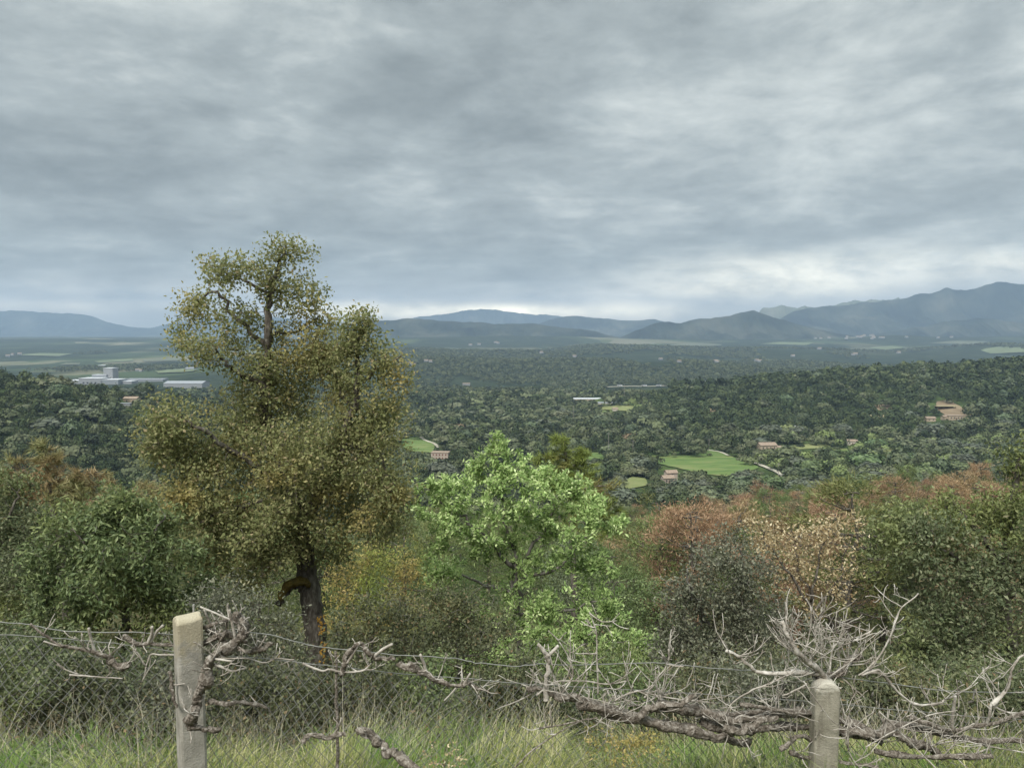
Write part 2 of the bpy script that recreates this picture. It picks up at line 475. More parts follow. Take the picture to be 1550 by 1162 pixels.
# ------------------------------------------------------------------ mountains
mm, mn, mo = new_mat('mountain_woods')
mpz = geo(mn, 'Position')
mc = ramp(mn, noise(mn, mpz, .0022, 9, .62), [(.36, (.006, .010, .008)), (.48, (.019, .026, .018)), (.56, (.036, .042, .029)), (.68, (.075, .075, .054))])  # woodland mottle, its contrast widened in the colour to stand for slope shading
md = N(mn, 'ShaderNodeBsdfDiffuse'); mn.links.new(mc, md.inputs[0]); mn.links.new(md.outputs[0], mo.inputs[0])
mm2, mn2, mo2 = new_mat('mountain_lit_tone')  # paler tone with the light on the knob put into the colour
mc2 = ramp(mn2, noise(mn2, geo(mn2, 'Position'), .003, 8, .6), [(.3, (.06, .075, .045)), (.6, (.12, .125, .08)), (.75, (.18, .17, .125))])
md2 = N(mn2, 'ShaderNodeBsdfDiffuse'); mn2.links.new(mc2, md2.inputs[0]); mn2.links.new(md2.outputs[0], mo2.inputs[0])

def mountain(name, prof, Dm, depth, mat=None, seed=1, rough_=1.0, spur=.5, foot=-130, nx=260, nt_=44):
    prof = np.array(prof, float)
    px = np.linspace(prof[0, 0], prof[-1, 0], nx)
    py = np.interp(px, prof[:, 0], prof[:, 1])
    k = np.ones(5) / 5; py = np.convolve(np.r_[py[0], py[0], py, py[-1], py[-1]], k, 'valid')
    ab = np.array([slope_of(a, b) for a, b in zip(px, py)])
    s = ab[:, 0]; zc_ = ab[:, 1] * Dm
    t = np.linspace(-1, 1, nt_)
    xx = s * Dm
    TT, XX = np.meshgrid(t, xx)
    ZC = np.repeat(zc_[:, None], nt_, 1)
    prof_t = np.clip(1 - np.abs(TT), 0, 1)
    front = TT < 0
    rid = 1 - np.abs(2 * fbm(XX / (depth * .42) + 3.1 * seed, TT * 1.0 + seed, seed, 4) - 1)
    shape = prof_t ** 1.15
    mod = 1 - spur * 2.0 * (1 - rid) * np.sin(np.clip(prof_t, 0, 1) * pi) ** .8
    jag = (fbm(XX / (Dm * .012), TT * 6, seed + 5, 4) - .5) * Dm * .0022 * rough_
    Zm = foot + (ZC - foot) * shape * np.clip(mod, .15, 1) + jag * prof_t ** .4
    fine = 1 - np.abs(2 * fbm(XX / (depth * .13) + 7.7 * seed, TT * 2.6 + XX / (depth * .5) + seed, seed + 9, 4) - 1)
    Zm = Zm - (ZC - foot) * .22 * (1 - fine) * np.sin(np.clip(prof_t, 0, 1) * pi) ** .9
    YY = Dm + TT * depth
    nn = MB()
    ii = np.arange(nx - 1)[:, None] * nt_; jj = np.arange(nt_ - 1)[None, :]
    qq = np.stack([ii + jj, ii + nt_ + jj, ii + nt_ + jj + 1, ii + jj + 1], -1).reshape(-1, 4)
    nn.add(np.stack([XX, YY, Zm], -1).reshape(-1, 3), qq)
    o = nn.build(name, mat or mm, smooth=True); o['kind'] = 'structure'
    return o

mountain('mountain_range', [(560, 500), (600, 483), (650, 477), (690, 471), (715, 467), (740, 466), (770, 470), (800, 473), (830, 474), (860, 480), (900, 490), (960, 500)], 12900, 900, seed=11)
mountain('mountain_range', [(-320, 480), (-100, 467), (0, 468), (50, 470), (100, 473), (135, 474), (160, 484), (190, 493), (225, 497), (260, 488), (300, 481), (400, 478), (500, 487), (580, 505)], 12300, 1000, seed=4)
mountain('hills', [(-320, 508), (-100, 511), (0, 512), (60, 510), (90, 508), (130, 514), (150, 515), (180, 514), (210, 516), (230, 518), (270, 519), (300, 516), (400, 514), (520, 509), (600, 512)], 8600, 1000, seed=21)
mountain('hills', [(-200, 522), (-60, 524), (40, 526), (90, 528), (130, 525), (170, 522), (230, 520), (300, 521), (400, 523), (520, 530)], 5600, 600, seed=23, foot=-142)
mountain('mountain_ridge', [(430, 512), (480, 500), (520, 492), (556, 484), (590, 483), (620, 480), (650, 482), (700, 486), (730, 484), (745, 487), (780, 487), (815, 487), (850, 493), (900, 500), (930, 508), (965, 518)], 6000, 900, seed=31)
mountain('mountain_range', [(770, 505), (800, 495), (830, 482), (860, 475), (890, 478), (930, 482), (960, 484), (990, 481), (1005, 485), (1060, 492), (1120, 505)], 9400, 900, seed=41)
mountain('hills', [(925, 518), (960, 500), (990, 488), (1010, 485), (1030, 487), (1060, 480), (1090, 476), (1120, 470), (1140, 468), (1155, 471), (1180, 480), (1220, 493), (1260, 502), (1320, 515)], 5900, 620, seed=55, spur=.4)
mountain('lit_tone_hill', [(1135, 485), (1155, 464), (1180, 460), (1220, 461), (1250, 468), (1300, 490)], 8900, 450, mat=mm2, seed=57)  # bright-lit knob: its light is painted in by the paler material
mountain('lit_tone_hill', [(1230, 480), (1260, 460), (1290, 452), (1330, 447), (1365, 448), (1400, 470)], 9000, 450, mat=mm2, seed=58)  # shares the paler tone of the knob
mountain('mountain_range', [(1080, 517), (1150, 496), (1200, 470), (1240, 461), (1300, 455), (1350, 450), (1390, 438), (1430, 433), (1460, 434), (1490, 427), (1510, 423), (1550, 426), (1600, 420), (1700, 428), (1850, 450), (2000, 480)], 7700, 1000, seed=61, spur=.5)
mountain('hills', [(1280, 517), (1340, 503), (1400, 491), (1450, 481), (1480, 479), (1550, 488), (1620, 480), (1720, 486), (1850, 505)], 6300, 550, seed=63)
# ------------------------------------------------------------------ leaf and bark materials
L_CORK = leaf_mat('cork_oak_leaves', [(0, (.15, .17, .068)), (.5, (.23, .245, .105)), (.85, (.30, .295, .14)), (1, (.38, .35, .19))],
                  patch=[(0, (.29, .25, .095)), (.5, (.40, .335, .13)), (1, (.50, .41, .18))], patch_scale=1.5, patch_lo=.53, patch_hi=.72, trans=.48, rough=.7, spec=.15, dry=(.36, .29, .17), dry_frac=.03)
L_DOWNY = leaf_mat('downy_oak_leaves', [(0, (0.154, 0.237, 0.0742)), (.4, (0.32, 0.442, 0.16)), (.8, (0.499, 0.602, 0.262)), (1, (0.678, 0.749, 0.422))],
                   patch=[(0, (0.128, 0.198, 0.064)), (1, (0.333, 0.435, 0.16))], patch_scale=1.5, patch_lo=.48, patch_hi=.60, trans=.42, rough=.7, spec=.2)
L_ARBU = leaf_mat('strawberry_tree_leaves', [(0, (.065, .095, .038)), (.55, (.125, .165, .064)), (1, (.22, .26, .11))],
                  patch=[(0, (.10, .13, .042)), (1, (.27, .30, .11))], patch_scale=1.2, rough=.5, spec=.3, trans=.34)
L_HOLM = leaf_mat('holm_oak_leaves', [(0, (.065, .088, .042)), (.5, (.118, .142, .07)), (.85, (.17, .19, .10)), (1, (.24, .25, .15))],
                  patch=[(0, (.11, .135, .042)), (1, (.24, .265, .10))], patch_scale=1.0, rough=.55, spec=.25, trans=.34, dry=(.3, .27, .16), dry_frac=.015)
L_GREY = leaf_mat('grey_bush_leaves', [(0, (0.0707, 0.0819, 0.0509)), (.5, (0.121, 0.127, 0.0819)), (1, (0.212, 0.212, 0.142))],
                  patch=[(0, (0.184, 0.169, 0.0848)), (1, (0.425, 0.367, 0.198))], patch_scale=2.2, patch_lo=.66, patch_hi=.76, rough=.5, spec=.4)
L_TAN = leaf_mat('withered_leaves', [(0, (.22, .15, .07)), (.4, (.40, .31, .17)), (.8, (.58, .48, .30)), (1, (.70, .61, .42))], trans=.4)
L_SCRUB = leaf_mat('dark_scrub_leaves', [(0, (0.044, 0.0528, 0.0256)), (.5, (0.084, 0.0944, 0.0448)), (1, (0.144, 0.148, 0.072))],
                   patch=[(0, (0.112, 0.108, 0.044)), (1, (0.216, 0.2, 0.088))], patch_scale=1.8, patch_lo=.6, patch_hi=.72, rough=.6, trans=.3, dry=(0.192, 0.136, 0.072), dry_frac=.04)
L_BROOM = leaf_mat('yellow_shrub_leaves', [(0, (0.162, 0.149, 0.0405)), (.5, (0.297, 0.257, 0.081)), (1, (0.459, 0.338, 0.135))],
                   patch=[(0, (0.162, 0.203, 0.0405)), (1, (0.297, 0.338, 0.081))], patch_scale=1.2, trans=.3)
L_PINE = leaf_mat('pine_needles', [(0, (.068, .09, .030)), (.5, (.125, .155, .052)), (1, (.195, .225, .082))], objvar=.5, trans=.28)
L_PINEY = leaf_mat('bright_pine_needles', [(0, (0.0945, 0.121, 0.0297)), (.5, (0.162, 0.203, 0.0473)), (1, (0.27, 0.324, 0.081))], patch=[(0, (0.135, 0.121, 0.0405)), (1, (0.297, 0.243, 0.0945))], patch_scale=1.0, patch_lo=.55, patch_hi=.7, trans=.25)
L_PINED = leaf_mat('dying_pine_needles', [(0, (.12, .14, .05)), (.5, (.21, .21, .085)), (1, (.34, .31, .15))], patch=[(0, (.24, .15, .075)), (1, (.40, .28, .15))], patch_scale=.55, patch_lo=.54, patch_hi=.66, trans=.25)
L_RUST = leaf_mat('rust_pine_needles', [(0, (.18, .112, .060)), (.5, (.285, .185, .103)), (1, (.41, .29, .175))], objvar=.35, trans=.3)
L_OAKM = leaf_mat('oak_foliage', [(0, (.066, .078, .040)), (.5, (.093, .107, .053)), (1, (.13, .145, .07))], objvar=.55, trans=.2)
L_OLIVE = leaf_mat('olive_foliage', [(0, (.065, .075, .049)), (.5, (.092, .104, .066)), (1, (.125, .138, .092))], objvar=.3, trans=.2)
L_LIGHT = leaf_mat('light_green_foliage', [(0, (.055, .078, .028)), (.5, (.09, .125, .045)), (1, (.15, .19, .075))], objvar=.4, trans=.25)

BARK = rough_mat('dark_bark', [(.3, (.032, .027, .022)), (.5, (.085, .074, .060)), (.64, (.16, .148, .125)), (.78, (.26, .25, .22))], scale=22, bump=1.0, bscale=40, bdist=.02, stretch=(1, 1, .35))
BARK_G = rough_mat('grey_bark', [(.3, (.06, .055, .048)), (.55, (.13, .12, .105)), (.75, (.24, .23, .2))], scale=18, bump=.8, bdist=.01, stretch=(1, 1, .4))
LICHEN = rough_mat('orange_lichen', [(.35, (.24, .14, .03)), (.6, (.42, .25, .05)), (.8, (.30, .24, .08))], scale=45, bump=1.0, bscale=90, bdist=.01)
MOSS = rough_mat('brown_moss', [(.3, (.06, .05, .015)), (.55, (.12, .09, .022)), (.75, (.19, .15, .035))], scale=40, bump=1.0, bscale=90, bdist=.02)

def jitter_line(pts, k, amp, rng):
    """subdivide a polyline smoothly and make it crooked"""
    pts = np.asarray(pts, float); n = len(pts)
    t = np.arange(n); tt = np.linspace(0, n - 1, (n - 1) * k + 1)
    # catmull-rom
    i = np.clip(np.floor(tt).astype(int), 0, n - 2); f = (tt - i)[:, None]
    p0 = pts[np.clip(i - 1, 0, n - 1)]; p1 = pts[i]; p2 = pts[i + 1]; p3 = pts[np.clip(i + 2, 0, n - 1)]
    o = .5 * ((2 * p1) + (-p0 + p2) * f + (2 * p0 - 5 * p1 + 4 * p2 - p3) * f ** 2 + (-p0 + 3 * p1 - 3 * p2 + p3) * f ** 3)
    j = rng.normal(size=o.shape) * amp; j[0] = 0; j[-1] = 0
    return o + j

def leaves(mb, pos, outdir, L, Wd, rng, up=.35, spread=1.0, fold=.12, m=0, cup=True):
    """kite leaves: folded along the midrib"""
    n = len(pos)
    d = rng.normal(size=(n, 3)) * spread + outdir; d /= np.linalg.norm(d, axis=1, keepdims=True)
    nrm = rng.normal(size=(n, 3)) * .8 + np.array((0, 0, up * 2.2)) + outdir * .25
    s = np.cross(d, nrm); s /= np.maximum(np.linalg.norm(s, axis=1, keepdims=True), 1e-6)
    nn = np.cross(s, d)
    l = (L * rng.uniform(.65, 1.3, n))[:, None]; w = (Wd * rng.uniform(.7, 1.25, n))[:, None]
    b = pos; t = pos + d * l
    mid = pos + d * l * .45 + nn * w * fold
    a = mid + s * w * .5; c = mid - s * w * .5
    t = t - nn * l * .05
    v = np.stack([b, a, t, c], 1).reshape(-1, 3)
    i = np.arange(n) * 4
    mb.add(v, None, np.vstack([np.c_[i, i + 2, i + 1], np.c_[i, i + 3, i + 2]]), m=m)

def blades(mb, pos, outdir, L, Wd, rng, spread=.8, m=0):
    """needles: thin triangles"""
    n = len(pos)
    d = rng.normal(size=(n, 3)) * spread + outdir; d /= np.linalg.norm(d, axis=1, keepdims=True)
    s = np.cross(d, rng.normal(size=(n, 3))); s /= np.maximum(np.linalg.norm(s, axis=1, keepdims=True), 1e-6)
    l = (L * rng.uniform(.6, 1.2, n))[:, None]
    v = np.stack([pos - s * Wd * .5, pos + s * Wd * .5, pos + d * l], 1).reshape(-1, 3)
    i = np.arange(n) * 3
    mb.add(v, None, np.c_[i, i + 1, i + 2], m=m)

def in_ellipsoid(c, r, n, rng, hollow=.45):
    d = rng.normal(size=(n, 3)); d /= np.linalg.norm(d, axis=1, keepdims=True)
    u = rng.uniform(hollow ** 3, 1, n) ** (1 / 3.)
    return np.asarray(c) + d * u[:, None] * np.asarray(r)

def grow(limbs, tips, rng, twig_r=.0035, crook=.02, sides=6, rmax_frac=.6):
    """branches reach from the nearest wood to every tip; returns the wood mesh and each tip's last direction"""
    wood = MB()
    nodes = []; rads = []
    for pts, r0, r1 in limbs:
        p = jitter_line(pts, 5, crook if r0 < .09 else min(crook, .009), rng)
        r = np.linspace(r0, r1, len(p)) * (rng.uniform(.92, 1.08, len(p)) if r0 < .09 else rng.uniform(.97, 1.03, len(p)))
        wood.tube(p, r, 9 if r0 > .04 else sides, rough=.06 if r0 > .03 else 0, rng=rng)
        nodes.append(p); rads.append(r)
    nodes = np.vstack(nodes); rads = np.concatenate(rads)
    cap = len(nodes) + len(tips) * 4
    NN = np.zeros((cap, 3)); RR = np.zeros(cap); cnt = len(nodes)
    NN[:cnt] = nodes; RR[:cnt] = rads
    d0 = np.array([np.min(np.sum((nodes - t) ** 2, 1)) for t in tips])
    dirs = np.zeros_like(tips)
    for k in np.argsort(d0):
        t = tips[k]
        dv = t - NN[:cnt]
        dist = np.sqrt((dv ** 2).sum(1)) * (1 + .5 * np.clip(-dv[:, 2], 0, None)) + .02 * (RR[:cnt] < .004)
        i = int(np.argmin(dist)); a = NN[i]
        D = t - a; ln = np.linalg.norm(D)
        if ln < 1e-4: continue
        q = a + D * .5 + rng.normal(size=3) * ln * .12 + np.array((0, 0, ln * .06))
        f = np.array((0, .34, .68, 1.0))[:, None]
        p = a * (1 - f) ** 2 + q * 2 * f * (1 - f) + t * f ** 2
        p[1:3] += rng.normal(size=(2, 3)) * ln * .04
        r0 = min(RR[i] * rmax_frac, twig_r + ln * .012)
        r = np.linspace(max(r0, twig_r * .8), twig_r * .55, 4)
        wood.tube(p, r, 4, cap=False)
        NN[cnt:cnt + 3] = p[1:]; RR[cnt:cnt + 3] = r[1:]; cnt += 3
        dirs[k] = (p[3] - p[2]) / max(np.linalg.norm(p[3] - p[2]), 1e-6)
    return wood, dirs

def near_tree(name, label, cat, D, limbs_px, clumps, mat, bark, seed, leaf=(.05, .028), per_tip=26, mode='leaf', dens=1.0, sigma=.075, group=None,
              depth_k=1.0, base_px=None, names=('trunk', 'crown'), twig_r=.0035, up=.35, hollow=.4, crook=.02, swell=1.02):
    """a tree placed from where its limbs and leaf masses stand; limbs_px: [(px,py,dY)...], r0, r1; clumps: (px,py,rx,ry,dY,tips)"""
    rng = np.random.default_rng(seed)
    limbs = []
    for pts, r0, r1 in limbs_px:
        limbs.append(([P(a, b, D + c) for a, b, c in pts], r0, r1))
    bx, by, bdy = limbs_px[0][0][0]
    base = P(bx, by, D + bdy)
    gz = float(H(base[0], base[1]))
    if base[2] > gz + .02:           # carry the trunk down into the ground
        limbs[0][0].insert(0, np.array((base[0], base[1], gz - .15)))
        base = np.array((base[0], base[1], gz))
    tips = []
    for c in clumps:
        px, py, rx, ry, dY, n = c
        k = (D + dY) / F_PX
        ctr = P(px, py, D + dY)
        rd = depth_k * .5 * (rx + ry) * k
        R_ = np.array((rx * k, rd, ry * k)); nt_ = max(3, int(n * dens)); ns = max(2, int(round(nt_ / 6.0)))
        sub = in_ellipsoid(ctr, R_ * swell, ns, rng, hollow)
        rs_ = (R_.prod() ** (1 / 3.)) * .30 + .03
        tips.append(np.repeat(sub, int(math.ceil(nt_ / ns)), 0)[:nt_] + np.clip(rng.normal(size=(nt_, 3)), -1.4, 1.4) * rs_ * rng.uniform(.6, 1.1) * np.array((1, 1, .75)))
    tips = np.vstack(tips)
    tips = tips[tips[:, 2] > H(tips[:, 0], tips[:, 1]) + .05]
    wood, dirs = grow(limbs, tips, rng, twig_r=twig_r, crook=crook)
    cr = MB()
    n = per_tip
    if mode == 'leaf':
        pos = np.repeat(tips, n, 0) + np.clip(rng.normal(size=(len(tips) * n, 3)), -1.7, 1.7) * sigma - np.repeat(dirs, n, 0) * (rng.uniform(0, 1.6, len(tips) * n) * sigma)[:, None]
        od = np.repeat(dirs, n, 0) * .8
        leaves(cr, pos, od, leaf[0], leaf[1], rng, up=up)
    elif mode == 'rosette':
        pos = np.repeat(tips, n, 0) + rng.normal(size=(len(tips) * n, 3)) * sigma * .35 - np.repeat(dirs, n, 0) * (rng.uniform(0, 1, len(tips) * n) ** 2 * 2.2 * sigma)[:, None]
        leaves(cr, pos, np.repeat(dirs, n, 0) * .9 + np.array((0, 0, .35)), leaf[0], leaf[1], rng, up=up, spread=.75)
    else:
        pos = np.repeat(tips, n, 0) - np.repeat(dirs, n, 0) * (rng.uniform(-.2, 1.5, len(tips) * n) * sigma)[:, None] + rng.normal(size=(len(tips) * n, 3)) * sigma * .12
        blades(cr, pos, np.repeat(dirs, n, 0) * 1.1 + np.array((0, 0, .25)), leaf[0], leaf[1], rng, spread=.55)
    root = thing(name, label, cat, base, group)
    wood.build(names[0], bark, root, base, smooth=True)
    cr.build(names[1], mat, root, base)
    return root, base

# ------------------------------------------------------------------ the near trees and shrubs
cork_limbs = [
    ([(483, 1030, 0), (477, 960, 0), (470, 905, 0), (462, 850, 0), (456, 800, 0), (450, 755, 0)], .145, .095),
    ([(452, 770, 0), (430, 715, .1), (408, 640, .05), (401, 580, 0), (403, 510, -.05), (408, 450, 0), (420, 410, .05), (431, 378, .05)], .085, .012),
    ([(457, 800, 0), (495, 725, -.2), (528, 655, -.25), (537, 590, -.2), (541, 540, -.2), (546, 490, -.2)], .075, .010),
    ([(401, 585, 0), (365, 566, -.2), (340, 555, -.3), (322, 522, -.4)], .035, .008),
    ([(403, 525, 0), (355, 476, .15), (322, 440, .2), (290, 470, .2)], .03, .008),
    ([(402, 510, 0), (448, 497, .2), (482, 480, .25)], .026, .007),
    ([(408, 450, 0), (370, 425, -.1), (335, 408, -.15)], .022, .006),
    ([(472, 912, 0), (455, 888, -.1), (436, 893, -.2), (424, 915, -.25)], .055, .03),
    ([(432, 735, .1), (368, 690, -.3), (308, 652, -.5), (258, 628, -.6)], .05, .010),
    ([(440, 745, .1), (365, 765, -.4), (300, 792, -.7)], .04, .010),
    ([(536, 590, -.2), (575, 556, -.25), (607, 537, -.3)], .025, .006),
    ([(520, 670, -.25), (575, 690, -.35), (600, 740, -.4)], .03, .008),
    ([(535, 620, -.2), (500, 560, .1), (490, 540, .2)], .022, .007),
    ([(460, 830, 0), (500, 800, .3), (545, 760, .5)], .035, .008),
    ([(430, 720, .1), (420, 680, .6), (380, 640, 1.0)], .04, .01),
]
cork_clumps = [
    (432, 382, 26, 12, 0, 12), (395, 398, 34, 18, .05, 16), (340, 412, 30, 18, -.1, 13), (450, 432, 36, 24, .15, 19), (392, 432, 44, 22, 0, 16), (328, 425, 14, 12, -.1, 4),
    (314, 464, 30, 22, .15, 13), (292, 492, 16, 20, .15, 6), (335, 475, 34, 22, .1, 12), (400, 480, 44, 26, 0, 14), (468, 478, 28, 22, .2, 12), (330, 520, 42, 20, -.3, 13), (292, 520, 18, 14, -.2, 6),
    (350, 550, 44, 22, -.3, 13), (470, 455, 22, 14, .2, 6),
    (530, 495, 30, 20, -.2, 18), (548, 478, 14, 10, -.2, 5), (556, 525, 38, 22, -.2, 24), (596, 545, 20, 20, -.3, 12), (500, 545, 40, 30, .1, 28), (555, 575, 44, 22, -.25, 22), (605, 575, 12, 10, -.3, 4), (545, 615, 50, 30, -.2, 30),
    (410, 585, 50, 32, .2, 34), (430, 635, 70, 38, .3, 50), (350, 612, 44, 34, 0, 32), (480, 600, 44, 36, .2, 32),
    (262, 636, 36, 26, -.5, 26), (300, 676, 60, 36, -.4, 50), (248, 680, 24, 26, -.5, 14), (330, 736, 66, 44, -.3, 56), (400, 700, 74, 50, .4, 66), (285, 770, 46, 36, -.6, 34), (340, 820, 56, 40, -.5, 40), (410, 790, 46, 36, -.2, 34), (272, 720, 40, 40, -.3, 28), (380, 860, 40, 24, -.3, 16), (310, 860, 36, 30, -.5, 20),
    (500, 685, 74, 50, .2, 66), (570, 690, 44, 54, -.2, 44), (592, 745, 28, 36, -.4, 20), (530, 755, 56, 36, .2, 40), (480, 735, 56, 46, .3, 46), (590, 640, 24, 32, -.2, 16), (560, 790, 36, 26, .3, 14), (445, 750, 50, 40, -.45, 40), (466, 838, 20, 44, -.15, 16), (425, 845, 34, 24, -.3, 16), (500, 835, 30, 22, .1, 10), (510, 790, 40, 28, -.4, 22), (440, 690, 60, 50, -.5, 50), (520, 700, 44, 44, -.5, 36), (410, 820, 34, 24, -.4, 12), (360, 790, 60, 40, -.2, 40), (545, 740, 40, 40, -.4, 28), (235, 655, 26, 26, -.5, 14), (612, 760, 22, 40, -.2, 18), (585, 800, 30, 26, 0, 14), (420, 545, 40, 24, .1, 16), (365, 502, 34, 24, .1, 11), (488, 535, 30, 32, .1, 26), (455, 545, 36, 30, .2, 24), (495, 500, 16, 16, .1, 6),
]
cork, cork_base = near_tree('cork_oak', 'tall ragged olive cork oak with crooked dark trunk and orange lichen behind the fence', 'tree',
                            8.8, cork_limbs, cork_clumps, L_CORK, BARK, 101, leaf=(.045, .027), per_tip=24, dens=2.1, sigma=.075, hollow=.15, swell=1.16, depth_k=1.25, crook=.022)
# lichen on the trunk, and the mossy arch of the low limb
lb = MB(); rngl = np.random.default_rng(3)
for py in np.linspace(932, 1004, 44):
    if 962 < py < 972: continue
    cx_ = np.interp(py, [905, 960, 1030], [470, 477, 483]) + 10 + rngl.normal() * 3.5
    c = P(cx_, py, 8.8 - .115)
    m_ = rngl.integers(7, 11); th = np.sort(rngl.uniform(0, 2 * pi, m_)); rr = rngl.uniform(.006, .024, m_)
    ring = np.c_[np.cos(th) * rr, np.abs(np.cos(th)) * .006, np.sin(th) * rr] + c
    v = np.vstack([c + np.array((0, -.008, 0)), ring])
    lb.add(v, None, [(0, 1 + k, 1 + (k + 1) % m_) for k in range(m_)])
lb.build('lichen_stain', LICHEN, cork, cork_base, smooth=True)
ms = MB()
ap = jitter_line([P(470, 885, 8.7), P(452, 880, 8.62), P(436, 886, 8.55), (P(424, 906, 8.5))], 5, .006, rngl)
ms.tube(ap, np.interp(np.linspace(0, 1, len(ap)), [0, .4, 1], [.03, .058, .034]), 10, rough=.16, rng=rngl)
ms.build('moss', MOSS, cork, cork_base, smooth=True)

near_tree('downy_oak', 'bright fresh green young oak with pale lobed leaves, in the middle of the hedge', 'tree', 8.6,
          [([(790, 1050, 0), (785, 960, 0), (782, 900, 0), (778, 850, 0)], .05, .035),
           ([(778, 855, 0), (770, 800, .1), (755, 740, .1), (750, 690, .1)], .03, .006),
           ([(780, 870, 0), (830, 790, -.1), (860, 740, -.1)], .026, .006), ([(778, 860, 0), (720, 800, -.2), (680, 770, -.3), (650, 740, -.3)], .026, .006),
           ([(780, 880, 0), (850, 850, -.3), (900, 800, -.3)], .026, .006), ([(783, 900, 0), (720, 880, .2), (660, 860, .3)], .022, .006),
           ([(785, 930, 0), (850, 920, -.4), (930, 900, -.5)], .022, .006), ([(787, 1000, 0), (860, 980, -.6), (960, 965, -.7)], .02, .006), ([(787, 990, 0), (760, 1000, -.4), (735, 1020, -.5)], .02, .006)],
          [(752, 672, 10, 14, .1, 9), (753, 684, 16, 14, .1, 10), (765, 702, 40, 16, .1, 26), (718, 712, 26, 16, 0, 16), (660, 722, 20, 16, -.2, 10), (690, 740, 34, 20, -.2, 20), (740, 735, 50, 22, 0, 36), (800, 725, 40, 16, 0, 24),
           (825, 718, 24, 14, 0, 12), (860, 745, 40, 18, -.1, 28), (830, 760, 46, 22, -.1, 34), (890, 770, 30, 18, -.2, 18), (770, 775, 60, 24, 0, 42), (670, 775, 40, 22, -.3, 30), (720, 790, 40, 24, -.2, 28),
           (910, 800, 30, 22, -.3, 20), (860, 805, 46, 24, -.3, 32), (800, 815, 50, 24, 0, 30), (660, 815, 34, 20, -.2, 20), (740, 830, 40, 20, -.1, 20), (905, 845, 36, 22, -.3, 20), (690, 865, 34, 24, .2, 26), (655, 870, 22, 18, .2, 10),
           (840, 850, 44, 24, -.2, 24), (800, 865, 30, 20, -.1, 12), (940, 918, 34, 18, -.5, 18), (890, 905, 44, 22, -.4, 26), (830, 930, 40, 26, -.3, 26), (900, 950, 56, 26, -.6, 34), (960, 975, 40, 22, -.7, 24), (850, 985, 46, 24, -.6, 28), (740, 1015, 40, 26, -.5, 26), (780, 990, 30, 26, -.4, 16), (800, 1030, 60, 22, -.6, 26), (690, 1020, 26, 20, -.4, 10), (870, 1005, 60, 28, -.5, 30), (930, 1000, 50, 26, -.6, 26), (760, 905, 40, 28, 0, 20), (825, 895, 40, 24, -.2, 20), (720, 930, 40, 24, 0, 16), (790, 950, 40, 24, -.2, 18), (1000, 985, 26, 18, -.7, 12), (910, 1050, 60, 22, -.7, 26)],
          L_DOWNY, BARK_G, 202, leaf=(.052, .025), per_tip=23, dens=1.45, sigma=.06, mode='rosette', depth_k=1.2, up=.6, hollow=.3)

near_tree('strawberry_tree', 'dense dark green rounded evergreen bush growing behind the cream fence post', 'shrub', 7.2,
          [([(190, 1010, 0), (188, 940, 0), (185, 880, 0)], .05, .03), ([(186, 900, 0), (140, 840, -.2), (110, 800, -.3)], .03, .006), ([(186, 900, 0), (230, 830, -.1), (250, 780, 0)], .03, .006), ([(186, 890, 0), (180, 800, .1), (190, 760, .1)], .03, .006)],
          [(185, 770, 46, 26, .1, 50), (235, 790, 40, 32, .1, 50), (130, 800, 50, 32, -.1, 56), (180, 830, 64, 40, -.2, 84), (250, 850, 46, 40, 0, 60), (100, 860, 46, 40, -.2, 60), (150, 890, 56, 40, -.3, 74), (220, 910, 56, 40, -.1, 64), (100, 925, 46, 30, -.2, 46), (290, 900, 30, 36, .2, 30), (180, 945, 80, 24, -.2, 50), (80, 960, 40, 20, -.2, 20)],
          L_ARBU, BARK, 303, leaf=(.055, .021), per_tip=26, dens=1.15, sigma=.06, depth_k=1.1, names=('stem', 'foliage'), up=.5, hollow=.6)

near_tree('holm_oak', 'dark grey green holm oak at the frame edge beyond the strawberry bush', 'tree', 9.2,
          [([(0, 1040, 0), (-10, 900, 0), (-20, 780, 0)], .09, .04), ([(-15, 840, 0), (20, 780, -.2), (30, 740, -.2)], .03, .006), ([(-10, 900, 0), (40, 870, -.3)], .03, .006)],
          [(5, 735, 32, 30, 0, 40), (-30, 720, 40, 40, .2, 30), (20, 780, 40, 34, -.1, 50), (-20, 830, 50, 50, 0, 50), (25, 850, 36, 46, -.2, 56), (10, 910, 44, 44, -.3, 60), (-40, 920, 50, 50, 0, 40), (10, 970, 46, 36, -.2, 44), (60, 950, 26, 40, .2, 24), (50, 790, 20, 40, .3, 20)],
          L_HOLM, BARK, 404, leaf=(.05, .026), per_tip=24, dens=1.1, sigma=.08, up=.4)

